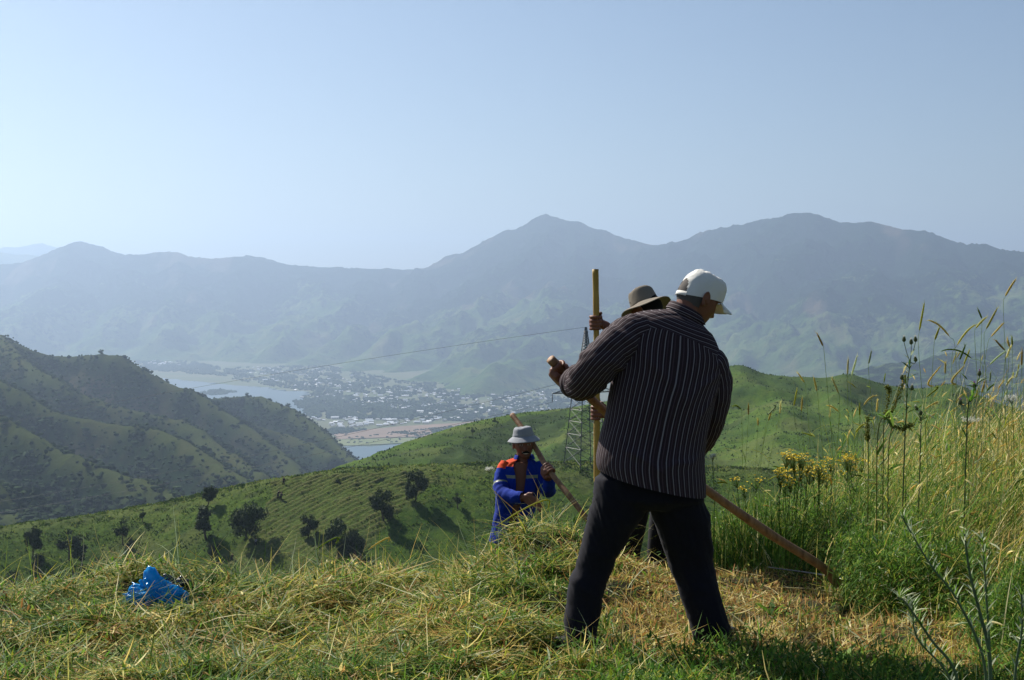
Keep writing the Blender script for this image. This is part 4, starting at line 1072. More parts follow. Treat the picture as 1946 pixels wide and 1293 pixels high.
wd = NT('snath_wood'); wo_ = wd.obj(); wm = wd.n('Mapping', {'Vector': wo_, 'Scale': (30, 30, 3)})
wd.set(Base_Color=wd.ramp(wd.noise(1.2, 6, wm.outputs[0], .7), [(.3, (.15, .075, .035)), (.55, (.27, .15, .075)), (.75, (.36, .22, .12))]), Roughness=.6); wd.bump(wd.noise(3, 5, wm.outputs[0], .7), .004, .6); WOOD = wd.m
wy = NT('yellow_wood'); wo_ = wy.obj(); wm = wy.n('Mapping', {'Vector': wo_, 'Scale': (30, 30, 3)})
wy.set(Base_Color=wy.ramp(wy.noise(1.2, 6, wm.outputs[0], .7), [(.3, (.24, .14, .03)), (.55, (.42, .27, .06)), (.75, (.52, .36, .11))]), Roughness=.55); wy.bump(wy.noise(3, 5, wm.outputs[0], .7), .004, .6); WOODY = wy.m
STEEL = metal_mat('scythe_steel', (.25, .24, .23), .4, .9)

# --- head
def head_pts(nlat=56, nlon=72):
    th = np.linspace(.02, math.pi - .02, nlat)[:, None]; ph = (np.arange(nlon) / nlon * 2 * math.pi)[None]
    sx = np.sin(th) * np.cos(ph); sy = np.sin(th) * np.sin(ph); sz = np.cos(th) + 0 * ph
    dn = np.clip(-sz, 0, 1); fr = np.clip(sy, 0, 1); bk = np.clip(-sy, 0, 1)
    x = .077 * sx * (1 - .22 * dn ** 1.3); y = .099 * sy; z = .120 * sz
    y = y * np.where(sy < 0, 1 - .38 * sstep(.15, .9, dn), 1 - .10 * fr ** 2)
    y = y + .012 * np.exp(-((sz + .95) / .35) ** 2) * (sy > -.3)
    g = lambda a, b, sa, sb: np.exp(-((x - a) / sa) ** 2 - ((z - b) / sb) ** 2) * (sy > 0)
    prof = np.interp(z, [-.052, -.046, -.036, -.01, .014], [0, .75, 1, .45, 0])
    y = y + .026 * np.exp(-(x / .0115) ** 2) * prof * (sy > 0) + .007 * g(.013, -.040, .007, .008) + .007 * g(-.013, -.040, .007, .008)
    y = y + .006 * g(0, .022, .05, .009) - .010 * g(.031, .003, .016, .011) - .010 * g(-.031, .003, .016, .011) + .005 * g(.031, .001, .011, .006) + .005 * g(-.031, .001, .011, .006)
    y = y + .006 * g(0, -.060, .022, .005) + .006 * g(0, -.072, .019, .005) - .003 * g(0, -.066, .024, .002) + .009 * g(0, -.100, .022, .016) + .006 * g(.044, -.030, .016, .016) + .006 * g(-.044, -.030, .016, .016)
    return np.stack([x, y, z], -1).reshape(-1, 3), grid_faces(nlat, nlon, True)[:, ::-1]
def frame(c, fwd, up):
    f = unit(fwd); r = unit(np.cross(f, up)); u = np.cross(r, f); return np.array(c, float), np.stack([r, f, u], 0)   # local (x right, y forward, z up)
def tow(fr, P): return fr[0] + np.asarray(P) @ fr[1]
def add_head(A, fr, sc=1.0):
    P, Fq = head_pts(); n = len(P); P2 = np.vstack([P, [[0, 0, .12]], [[0, .01, -.12]]]); nl = 72; i = np.arange(nl); j = (i + 1) % nl; b = n - nl
    A.add(tow(fr, P2 * sc), Fq, np.vstack([np.stack([i, j, np.full(nl, n)], 1), np.stack([b + j, b + i, np.full(nl, n + 1)], 1)]))
    for s in (-1, 1):                                                     # ears: a rim round a hollow
        a = np.linspace(-.6, 4.6, 12); rim = np.stack([np.full(12, s * .083), -.012 + .017 * np.cos(a + .2) * 1, -.008 + .031 * np.sin(a)], -1); rim[:, 0] += s * .006 * (rim[:, 1] < -.012)
        V, F_, T = tube_np(tow(fr, rim * sc), .0055, 8); A.add(V, F_, T)
        V, F_, T = tube_np(tow(fr, np.array([[s * .072, -.004, -.035], [s * .082, -.012, -.01], [s * .080, -.012, .012]]) * sc), [.008, .011, .009], 8); A.add(V, F_, T)
def face_col(V, fr, skin, smile=False, brow=(.02, .015, .012)):
    L = (V - fr[0]) @ fr[1].T; x, y, z = L.T; col = np.ones((len(V), 4)); col[:, :3] = skin
    f = (y > .04) & (np.abs(z) < .14) & (np.abs(x) < .09)
    def put(m, c):
        col[m & f, :3] = c
    put((np.abs(np.abs(x) - .031) < .017) & (np.abs(z - .022 - .004 * np.cos(x * 60)) < .005), brow)
    put((np.abs(np.abs(x) - .031) < .013) & (np.abs(z - .001) < .0055), (.35, .32, .30))
    put((np.hypot(np.abs(x) - .031, z - .001) < .0055), (.01, .008, .006))
    put((np.abs(x) < .026) & (np.abs(z + .066 - 8 * x * x) < .009), (.22, .07, .06))
    if smile: put((np.abs(x) < .026) & (np.abs(z + .067 - 10 * x * x) < .007), (.72, .68, .62))
    return col

# --- hands: palm, four bent fingers and a thumb closed round a handle
def add_hand(A, wrist, grip, axis, appr, r, side=1, s=1.0, spread=.021):
    """axis: along the handle toward the thumb; appr: from the wrist toward the handle; side: which face the back of the hand is on"""
    a = unit(axis); p = unit(np.asarray(appr) - a * np.dot(appr, a)); n_ = np.cross(a, p) * side; grip = np.asarray(grip, float)
    pc = grip + n_ * (r + .015) * s
    knock = [pc + a * o * s + p * k * s for o, k in ((.031, .012), (.0105, .018), (-.0105, .015), (-.031, .006))]
    heel = pc - p * .052 * s - n_ * .004 * s
    for q, o in zip(knock, (.026, .009, -.009, -.024)):                    # metacarpals make the palm
        V, F_, T = tube_np([heel + a * o * .75 * s, (heel + q) / 2 + n_ * .004 * s, q], np.array([.016, .0155, .0125]) * s, 10); A.add(V, F_, T)
    for k, (q, Ln) in enumerate(zip(knock, (235, 250, 242, 220))):
        ang = np.radians(np.linspace(18, Ln, 9)); rr = (r + .0095 * s); pts = [q]
        for t in ang: pts.append(grip + a * np.dot(q - grip, a) + (n_ * math.cos(t) + p * math.sin(t)) * rr * (1.08 if t < 1.2 else 1.0))
        V, F_, T = tube_np(pts, np.linspace(.0105, .0075, len(pts)) * s * (1 - .1 * (k == 3)), 8); A.add(V, F_, T)
    t0 = heel + a * .026 * s + p * .008 * s; pts = [t0, pc + a * .046 * s - p * .016 * s - n_ * .004 * s]
    for t in np.radians([-25, -60, -95, -125]): pts.append(grip + a * .050 * s + (n_ * math.cos(t) + p * math.sin(t)) * (r + .0105 * s))
    V, F_, T = tube_np(pts, np.array([.016, .0145, .012, .011, .010, .008]) * s, 8); A.add(V, F_, T)
    w_ = np.asarray(wrist, float); V, F_, T = tube_np([w_, (w_ * .4 + heel * .6), heel + p * .012 * s], np.array([.028, .026, .022]) * s, 12); A.add(V, F_, T)

def bucket_hat(name, fr, mat, R0=.094, H=.095, brim=.062, drop=.034, parent=None, lift=.035, seed=0, wave=.008):
    sd_ = seed; seed = int(seed * 10)
    """stitched cloth hat: rounded crown, sloping brim, both with thickness"""
    prof = [(0, H), (.03, H - .001), (.060, H - .006), (.077, H - .020), (R0 * .93, H - .050), (R0 * .99, .012), (R0, .0)]
    prof += [(R0 + brim * .33, -drop * .28), (R0 + brim * .66, -drop * .62), (R0 + brim, -drop), (R0 + brim + .001, -drop - .003), (R0 + brim - .001, -drop - .005)]
    prof += [(R0 + brim * .6, -drop * .6 - .005), (R0 + brim * .3, -drop * .3 - .005), (R0 - .005, -.006), (R0 * .93 - .005, H - .054), (.06, H - .012), (0, H - .006)]
    prof = cr_interp(prof, 64); seg = 72; a = np.arange(seg) / seg * 2 * math.pi
    r_ = prof[:, 0][:, None]; z = prof[:, 1][:, None] + 0 * a[None]
    out = sstep(R0 * .95, R0 + brim, r_) * (z < .01)
    z = z + out * wave * np.sin(2 * a[None] + sd_) + out * wave * .6 * np.sin(3 * a[None] + sd_ * 2 + 1)
    top = sstep(.02, H, z)
    z = z + top * .006 * (fbm(np.cos(a[None]) * 2 + 5 + r_ * 20, np.sin(a[None]) * 2 + 5 + r_ * 20, seed, 3) - .5) * 2 - .010 * top * np.exp(-(r_ / .04) ** 2)
    rr = np.abs(r_) * (1 + .02 * (fbm(np.cos(a[None]) * 3 + 9, np.sin(a[None]) * 3 + z * 30, seed + 3, 3) - .5) * 2)
    V = np.stack([rr * np.cos(a[None]) * .93, rr * np.sin(a[None]) * 1.08, z + lift], -1).reshape(-1, 3)
    return link(name, mesh_np(name, tow(fr, V), grid_faces(64, seg, True)), mat, parent)

def hair_shell(name, fr, mat, parent, z0=-.06, front=.02, k=1.045, sc=1.0):
    P, Fq = head_pts(40, 56); x, y, z = P.T
    keep = (z > z0 + .5 * np.clip(y + .02, 0, 1)) & (y < front + .9 * np.clip(z - .03, 0, 1))
    n_ = fbm(P[:, 0] * 300, P[:, 2] * 120, 4, 2); Q = P * (k + .02 * (n_ - .5))[:, None]
    f = Fq[keep[Fq].all(1)]; Vin = P * .98; m = len(P)
    return link(name, mesh_np(name, tow(fr, np.vstack([Q, Vin]) * 1.0), np.vstack([f, f[:, ::-1] + m])), mat, parent)

def shoe(name, heel, toe_dir, mat, parent, s=1.0):
    f = unit([toe_dir[0], toe_dir[1], 0]); r = np.array([f[1], -f[0], 0]); u = np.array([0, 0, 1.]); A = Acc()
    rings = []
    for t, hw, h in ((-.035, .022, .05), (-.02, .034, .085), (.03, .038, .095), (.09, .040, .075), (.15, .047, .055), (.21, .045, .042), (.245, .026, .030)):
        rings.append((np.array(heel) + f * t * s + u * h * .5 * s, r * hw * s, u * h * .5 * s))
    V, F_, T, _ = loft(rings, 20, 20, 2.6); A.add(V, F_, T)
    rings = [(np.array(heel) + f * t * s + u * .010 * s, r * hw * s, u * .012 * s) for t, hw in ((-.04, .02), (-.02, .037), (.04, .040), (.1, .041), (.16, .050), (.22, .048), (.255, .024))]
    V, F_, T, _ = loft(rings, 18, 20, 3.5); A.add(V, F_, T)
    return link(name, A.mesh(name), mat, parent)

def person_root(loc, label, group=None): return empty('person', loc, label, 'person', group)

def snath(name, label, pts, r, wood, blade=None, knots=3, parent=None):
    """scythe: bent wooden handle and, at its foot, a long curved blade"""
    e = empty(name, pts[-1], label, 'scythe'); P = cr_interp(pts, 60); t = np.linspace(0, 1, 60)
    rad = r * (1 + .05 * np.sin(t * 21) + .04 * np.sin(t * 47 + 1)) * np.interp(t, [0, .6, 1], [.95, 1, 1.12])
    P = P + np.stack([np.sin(t * 9), 0 * t, np.cos(t * 7)], -1) * .003
    V, F_, T = tube_np(P, rad, 14); A = Acc().add(V, F_, T); link('handle', A.mesh('handle'), wood, e)
    if blade is not None:
        B = cr_interp(blade, 30); tt = np.linspace(0, 1, 30); w_ = np.interp(tt, [0, .1, .5, 1], [.03, .055, .045, .004]); side = unit(np.cross(B[-1] - B[0], [0, 0, 1.]))
        up = np.array([0, 0, 1.]); a = B - side * 0; b = B + side * w_[:, None] + up * .004; c_ = B + up * .006
        V = np.stack([a, b, c_], 1).reshape(-1, 3); k = np.arange(29)[:, None] * 3
        Fq = np.concatenate([k + np.array([[0, 1, 4, 3]]), k + np.array([[1, 2, 5, 4]]), k + np.array([[2, 0, 3, 5]])])
        link('blade', mesh_np('blade', V, Fq), STEEL, e)
    return e

# ---------------------------------------------------------------- the near man in the striped shirt
def near_man():
    g = lambda x, y: float(gz(x, y))
    fr = frame(W(1327, 568, 6.22), (math.sin(R(62)), math.cos(R(62)) * .9, -.50), (.35, .15, 1))
    root = person_root(W(1230, 1215, 5.98), 'man in striped shirt and cream cap, back turned, swinging a long scythe')
    torso = [LR((1275, 588), (1332, 618), 6.19, 6.2, .065), LR((1258, 588), (1343, 632), 6.17, 6.2, .080), LR((1224, 590), (1353, 641), 6.14, 6.18, .095), LR((1193, 601), (1367, 668), 6.11, 6.17, .115),
             LR((1176, 634), (1376, 700), 6.08, 6.15, .128), LR((1169, 695), (1366, 735), 6.04, 6.12, .137), LR((1160, 745), (1354, 775), 6.01, 6.08, .137), LR((1152, 790), (1345, 815), 5.99, 6.05, .133),
             LR((1142, 828), (1340, 850), 5.97, 6.03, .137), LR((1134, 860), (1337, 882), 5.96, 6.01, .155), LR((1133, 880), (1338, 912), 5.955, 6.0, .165), LR((1137, 893), (1338, 940), 5.95, 6.0, .172)]
    # clothes: shirt
    A = Acc(); V, F_, T, UV = loft(torso, 120, 150, 2.35, close=(False, False))
    nseg = 150; row = np.arange(len(V)) // nseg; th = (np.arange(len(V)) % nseg) / nseg * 2 * math.pi
    back = np.cos(th + math.pi / 2)                                             # >0 toward the lens
    tail = sstep(108, 119, row); V[:, 2] -= tail * .018 * np.clip(back, 0, 1)
    yoke = (row < 38 + 5 * np.cos(th * 2)).astype(float)
    UV = np.stack([UV[:, 0], UV[:, 1] + .010 * np.sin(th), yoke], -1)
    cx_ = V.reshape(-1, 3).mean(0); V = folds(V, F_, UV, .010, .16, .45, 5, .55); N_ = normals_np(V, F_, T); vv = UV[:, 1]; tt_ = np.where(th > math.pi, th - 2 * math.pi, th)[:len(V)]; cr_ = 0
    for (t0, v0, t1, v1, am, wd_) in ((-2.5, .16, -1.2, .42, .012, .022), (-2.3, .22, -1.5, .60, .010, .018), (-.6, .20, -1.3, .38, .011, .020), (-.5, .30, -1.1, .55, .009, .018), (-2.4, .58, -1.4, .72, .010, .016), (-.7, .62, -1.6, .70, .009, .015), (-2.6, .10, -2.0, .24, .010, .014), (-.4, .12, -.9, .22, .010, .014)):
        ax_, ay_ = t0 * .2, v0; dx_, dy_ = (t1 - t0) * .2, v1 - v0; q_ = np.clip(((tt_ * .2 - ax_) * dx_ + (vv - ay_) * dy_) / (dx_ ** 2 + dy_ ** 2), 0, 1)
        dd_ = np.hypot(tt_ * .2 - ax_ - q_ * dx_, vv - ay_ - q_ * dy_ - .012 * np.sin(q_ * 7)); cr_ = cr_ + am * np.exp(-(dd_ / wd_) ** 2) * np.sin(np.clip(q_, .02, .98) * math.pi) ** .5
    V = V + N_ * cr_[:, None] * np.sign(np.einsum('ij,ij->i', N_, V - V.mean(0)))[:, None]
    A.add(V, F_, T, suv=UV)
    def sleeve(pts, seed, n=70, seg=64, amp=.010):
        V, F_, T, UV = limb(pts, n, seg); k = n * seg; V, UV = V[:k], UV[:k]
        UV = UV.copy(); UV[:, 2] = 0; V = folds(V, F_, UV, amp, .085, .07, seed, .9); A.add(V, F_, None, suv=UV)
    la = [pw(1222, 634, 6.10, 38), pw(1192, 645, 6.06, 41), pw(1162, 667, 6.0, 40), pw(1136, 694, 5.97, 38), pw(1118, 719, 6.0, 37), pw(1106, 727, 6.06, 33), pw(1099, 729, 6.10, 29)]
    ra = [pw(1330, 672, 6.12, 30), pw(1348, 696, 6.13, 36), pw(1361, 726, 6.13, 31), pw(1361, 755, 6.13, 28), pw(1352, 796, 6.16, 26), pw(1335, 835, 6.25, 24), pw(1318, 862, 6.36, 20)]
    sleeve(la, 31, amp=.016); sleeve(ra, 41)
    # rolled cuff and collar
    V, F_, T, UV = limb([pw(1104, 728, 6.08, 30), pw(1099, 728, 6.105, 31.5), pw(1092, 727, 6.14, 30), pw(1093, 727, 6.135, 25)], 10, 40); UV[:, 2] = 1; A.add(V[:400], F_, None, suv=UV[:400])
    V, F_, T, UV = loft([LR((1262, 596), (1342, 634), 6.17, 6.2, .083), LR((1270, 584), (1334, 618), 6.18, 6.21, .078), LR((1276, 574), (1329, 605), 6.19, 6.22, .074), LR((1276, 572), (1331, 603), 6.19, 6.22, .080), LR((1267, 583), (1339, 618), 6.18, 6.21, .089)], 24, 70, 2.1, close=(False, False))
    UV[:, 2] = 1; A.add(V, F_, None, suv=UV)
    link('shirt', A.mesh('shirt'), SHIRT, root)
    # trousers
    A = Acc(); d = 5.97
    V, F_, T, _ = loft([LR((1146, 872), (1328, 884), d, d, .100), LR((1140, 900), (1330, 905), d, d, .112), LR((1129, 935), (1334, 938), d, d, .125), LR((1130, 950), (1338, 950), d, d, .120), LR((1165, 966), (1300, 966), d, d, .08)], 30, 60, 2.4); A.add(V, F_, T)
    lr = [(905, 1133, 1240, .115), (947, 1124, 1234, .118), (985, 1117, 1220, .112), (1012, 1111, 1202, .102), (1040, 1104, 1185, .095), (1071, 1094, 1167, .088), (1110, 1081, 1153, .083), (1142, 1076, 1145, .080), (1188, 1071, 1138, .082), (1228, 1074, 1134, .084)]
    rr = [(905, 1232, 1330, .105), (944, 1232, 1335, .115), (980, 1238, 1348, .112), (1029, 1256, 1352, .100), (1077, 1273, 1357, .090), (1126, 1291, 1370, .084), (1162, 1303, 1380, .082), (1188, 1312, 1386, .082), (1228, 1322, 1393, .084)]
    for legs, dd in ((lr, lambda y: np.interp(y, [905, 1070, 1230], [5.97, 5.99, 5.93])), (rr, lambda y: np.interp(y, [905, 1070, 1230], [5.98, 6.06, 6.02]))):
        V, F_, T, _ = loft([LR((l, y), (r_, y), dd(y), dd(y), ry) for y, l, r_, ry in legs], 60, 40, 2.2); A.add(V, F_, T)
    me = remesh('trousers', A, .009, 4); V = coords(me); Nn = np.empty(len(V) * 3, np.float32); me.vertices.foreach_get('normal', Nn); Nn = Nn.reshape(-1, 3)
    f = fbm(V[:, 0] / .035 + V[:, 2] * 9, V[:, 2] / .16, 7, 3, True) - .6; f2 = fbm(V[:, 0] / .07, V[:, 2] / .04, 17, 2) - .5
    kn = np.exp(-((V[:, 2] - .28) / .12) ** 2) + .8 * np.exp(-((V[:, 2] - .05) / .08) ** 2)
    set_coords(me, V + Nn * (f * .016 + f2 * .010 * kn)[:, None]); link('trousers', me, TROUSER, root)
    # body under the clothes
    A = Acc(); sc = lambda r, k: (r[0], r[1] * k, r[2] * k)
    V, F_, T, _ = loft([sc(r, .80) for r in torso[2:11]], 30, 32, 2.2); A.add(V, F_, T)
    V, F_, T, _ = limb([pw(1306, 640, 6.15, 30), pw(1304, 608, 6.18, 24), pw(1308, 588, 6.195, 25), pw(1316, 566, 6.21, 29)], 14, 20); A.add(V, F_, T)
    add_head(A, fr)
    sh = lambda pts, k: [np.append(p[:3], p[3] * k) for p in pts]
    V, F_, T, _ = limb(sh(la, .62), 20, 16); A.add(V, F_, T); V, F_, T, _ = limb(sh(ra, .62), 20, 16); A.add(V, F_, T)
    for legs, x0 in ((lr, 5.955), (rr, 6.025)):
        V, F_, T, _ = loft([LR((l + (r_ - l) * .24, y), (r_ - (r_ - l) * .24, y), x0 + .02, x0 + .02, ry * .5) for y, l, r_, ry in legs[:-1]], 30, 24, 2.1); A.add(V, F_, T)
    # handle of the scythe, its hands
    P = [W(1046, 684, 6.17), W(1100, 738, 6.26), W(1170, 800, 6.42), W(1260, 868, 6.58), W(1350, 935, 6.74), W(1470, 1020, 6.92), W(1560, 1078, 7.0), W(1592, 1112, 7.03)]
    ax = unit(P[0] - P[1]); gl = P[0] * .56 + P[1] * .44
    add_hand(A, W(1092, 726, 6.15), gl, ax, unit(gl - W(1092, 726, 6.15)), .021, 1, 1.12)
    gr = P[2] * .1 + P[3] * .9; ar = unit(P[2] - P[3]); add_hand(A, W(1305, 878, 6.46), gr, ar, unit(gr - W(1305, 878, 6.46)), .021, -1, 1.06)
    V, F_, T, _ = limb([ra[-1] * np.array([1, 1, 1, .9]), pw(1306, 876, 6.45, 14)], 8, 14); A.add(V, F_, T)
    me = remesh('body', A, .0042, 1); V = coords(me); set_col(me, face_col(V, fr, (.20, .085, .050)))
    link('body', me, SKIN, root)
    hair_shell('hair', fr, HAIRG, root, -.058, -.012, 1.03)
    # cap: crown with an arched opening and strap behind, curved peak
    seg, nr = 96, 30; a = np.arange(seg) / seg * 2 * math.pi; t = np.linspace(0, 1, nr)[:, None]
    zz = -.010 + .118 * np.sin(t * math.pi / 2) ** .9; rr_ = np.cos(t * math.pi / 2) ** .42
    tilt = .030 * np.sin(a[None]) * (1 - t)
    X = .085 * rr_ * np.cos(a[None]); Y_ = .107 * rr_ * np.sin(a[None]) + .004; Z = zz + .012 + tilt + .013 * (fbm(np.cos(a[None]) * 2.4 + 4 + t, np.sin(a[None]) * 2.4 + 4 + t * 3, 3, 3) - .5) * 2 * t
    crumple = 1 + .075 * (fbm(a[None] * 2.5 + 0 * t, t * 5 + 0 * a[None], 6, 3, True) - .6) * np.sin(t * 3.1)
    V = np.stack([X * crumple, Y_ * crumple, Z], -1).reshape(-1, 3); Fq = grid_faces(nr, seg, True)
    da = np.abs((a - 1.5 * math.pi + math.pi) % (2 * math.pi) - math.pi); hole = (da[None] / .42) ** 2 + (t / .36) ** 2 < 1
    f = Fq[~hole.ravel()[Fq].any(1)]; inner = V * .975; capm = mesh_np('cap', tow(fr, np.vstack([V, inner])), np.vstack([f, f[:, ::-1] + len(V)]))
    cap = link('cap', capm, CAPM, root)
    s = np.linspace(-.52, .52, 16); sv_ = []
    for q in (0, 1):
        for zz_ in (-.030, -.011): sv_.append(np.stack([.0862 * np.sin(s) * (1 - .02 * q), -.1085 * np.cos(s) * (1 - .02 * q) + .004, np.full(16, zz_) + .0 * s], -1))
    V = np.concatenate(sv_); i = np.arange(15); qd = lambda a_, b_: np.stack([a_ + i, a_ + i + 1, b_ + i + 1, b_ + i], 1)
    link('strap', mesh_np('strap', tow(fr, V), np.vstack([qd(0, 16), qd(48, 32), qd(16, 48), qd(32, 0)])), CAPM, cap)
    u = np.linspace(-1, 1, 25)[None]; v = np.linspace(0, 1, 12)[:, None]
    X = .074 * u * (1 - .16 * v ** 2) ; Y_ = .095 * np.sqrt(np.clip(1 - (u * .78) ** 2, 0, 1)) + .010 + .074 * v * np.sqrt(np.clip(1 - (u * .92) ** 4, 0, 1)); Z = .028 - .010 * v - .026 * (u ** 2) * (.35 + .65 * v)
    V = np.stack([X + 0 * v, Y_, Z], -1).reshape(-1, 3); Fq = grid_faces(12, 25); lo = V - np.array([0, 0, .004]); m = len(V)
    bd = np.concatenate([np.arange(25), np.arange(1, 12) * 25 + 24, 11 * 25 + np.arange(23, -1, -1), np.arange(10, 0, -1) * 25]); b2 = np.roll(bd, -1)
    link('visor', mesh_np('visor', tow(fr, np.vstack([V, lo])), np.vstack([Fq, Fq[:, ::-1] + m, np.stack([bd, b2, b2 + m, bd + m], 1)])), CAPM, cap)
    x, y, z = W(1103, 1225, 5.93); shoe('shoe', (x, y - .03, g(x, y)), (-.35, 1, 0), LEATHER, root); x, y, z = W(1357, 1225, 6.02); shoe('shoe', (x, y - .03, g(x, y)), (.45, 1, 0), LEATHER, root)
    tipz = P[-1]
    snath('scythe', 'brown wooden scythe handle held low by the man in the striped shirt', P, .021, WOOD,
          blade=[tipz + np.array([0, 0, .02]), tipz + np.array([.10, .10, -.01]), tipz + np.array([-.02, .35, -.02]), tipz + np.array([-.25, .55, -.02])])
near_man()

# ---------------------------------------------------------------- the man behind him with the upright handle
def middle_man():
    d = 8.4; k = d / F
    fr = frame(W(1229, 590, 8.42), (-.62, .55, -.62), (-.25, .15, 1)); root = person_root(W(1222, 1088, 8.45), 'man in floppy beige hat half hidden behind the striped shirt, gripping an upright handle')
    torso = [LR((1212, 640), (1270, 642), d, d + .05, .06), LR((1192, 655), (1288, 657), d, d + .05, .085), LR((1182, 690), (1296, 692), d, d + .05, .11), LR((1184, 750), (1294, 752), d, d + .02, .12),
             LR((1188, 810), (1290, 812), d, d, .12), LR((1188, 870), (1290, 870), d, d, .125), LR((1186, 905), (1292, 905), d, d, .13)]
    A = Acc(); V, F_, T, UV = loft(torso, 60, 60, 2.3, close=(False, False)); A.add(folds(V, F_, UV, .01, .08, .2, 4), F_)
    ua = [pw(1205, 668, 8.4, 26), pw(1192, 690, 8.33, 23), pw(1180, 700, 8.25, 20), pw(1168, 670, 8.2, 17), pw(1160, 640, 8.18, 15)]
    lo = [pw(1270, 672, 8.38, 26), pw(1262, 730, 8.28, 22), pw(1235, 790, 8.18, 19), pw(1195, 790, 8.12, 16), pw(1168, 785, 8.12, 14)]
    for q, sd_ in ((ua, 3), (lo, 5)):
        V, F_, T, UV = limb(q, 40, 32); n = 40 * 32; A.add(folds(V[:n], F_, UV[:n], .007, .05, .06, sd_), F_)
    link('sweater', A.mesh('sweater'), BLACK, root)
    A = Acc()
    V, F_, T, _ = loft([LR((1192, 880), (1288, 880), d, d, .11), LR((1188, 910), (1292, 910), d, d, .12), LR((1190, 945), (1290, 945), d, d, .11), LR((1205, 962), (1275, 962), d, d, .08)], 20, 40, 2.3); A.add(V, F_, T)
    L1 = [(915, 1189, 1240, .085), (960, 1187, 1236, .085), (1010, 1181, 1226, .075), (1050, 1175, 1217, .068), (1090, 1169, 1213, .070)]
    L2 = [(915, 1238, 1291, .085), (960, 1236, 1287, .085), (1010, 1232, 1278, .075), (1045, 1230, 1274, .068), (1076, 1229, 1274, .070)]
    for q, dd in ((L1, 8.4), (L2, 8.62)):
        V, F_, T, _ = loft([LR((a, y), (b, y), dd, dd, ry) for y, a, b, ry in q], 40, 32, 2.2); A.add(V, F_, T)
    link('trousers', remesh('trousers', A, .011, 4), BLACK, root)
    A = Acc(); sc = lambda r, k: (r[0], r[1] * k, r[2] * k)
    V, F_, T, _ = loft([sc(r, .8) for r in torso[1:]], 24, 28, 2.2); A.add(V, F_, T)
    V, F_, T, _ = limb([pw(1240, 665, 8.42, 20), pw(1238, 635, 8.42, 18), pw(1233, 605, 8.42, 19)], 10, 18); A.add(V, F_, T)
    add_head(A, fr)
    for q in (ua, lo): V, F_, T, _ = limb([np.append(p[:3], p[3] * .7) for p in q], 20, 16); A.add(V, F_, T)
    for q, dd in ((L1, 8.4), (L2, 8.62)):
        V, F_, T, _ = loft([LR((a + (b - a) * .14, y), (b - (b - a) * .14, y), dd, dd, ry * .72) for y, a, b, ry in q[:-1]], 24, 20, 2.1); A.add(V, F_, T)
    P = [W(1131.5, 513, 8.16), W(1132, 600, 8.15), W(1133.5, 700, 8.14), W(1135, 790, 8.13), W(1135, 900, 8.12), W(1137, 1000, 8.12), W(1140, 1082, 8.12)]
    g1_ = W(1132.5, 614, 8.15); w1 = W(1160, 628, 8.19); add_hand(A, w1, g1_, (0, 0, 1), unit(g1_ - w1), .0185, -1, 1.10)
    g2_ = W(1134.5, 785, 8.13); w2 = W(1165, 784, 8.13); add_hand(A, w2, g2_, (0, 0, 1), unit(g2_ - w2), .0185, -1, 1.10)
    V, F_, T, _ = limb([ua[-1] * np.array([1, 1, 1, .75]), np.append(w1, .028)], 6, 12); A.add(V, F_, T)
    me = remesh('body', A, .005, 1); set_col(me, face_col(coords(me), fr, (.17, .07, .042))); link('body', me, SKIN, root)
    hair_shell('hair', fr, HAIRB, root, -.075, .0, 1.07)
    frh = frame(fr[0], (-.30, .85, -.45), (-.34, .44, 1))
    bucket_hat('hat', frh, BEIGE, .090, .105, .068, .032, root, .034, 2.2, .012)
    for px, py, dd, dr in ((1186, 1092, 8.3, (-.25, -1, 0)), (1246, 1078, 8.5, (.2, -1, 0))):
        x, y, z = W(px, py, dd); shoe('shoe', (x, y, float(gz(x, y)) - .005), dr, LEATHER, root)
    b = P[-1]
    snath('scythe', 'yellowish wooden scythe handle held upright by the man in the beige hat', P, .0185, WOODY,
          blade=[b + np.array([0, 0, .03]), b + np.array([.03, .16, .02]), b + np.array([-.12, .42, .0]), b + np.array([-.35, .55, -.04])])
middle_man()

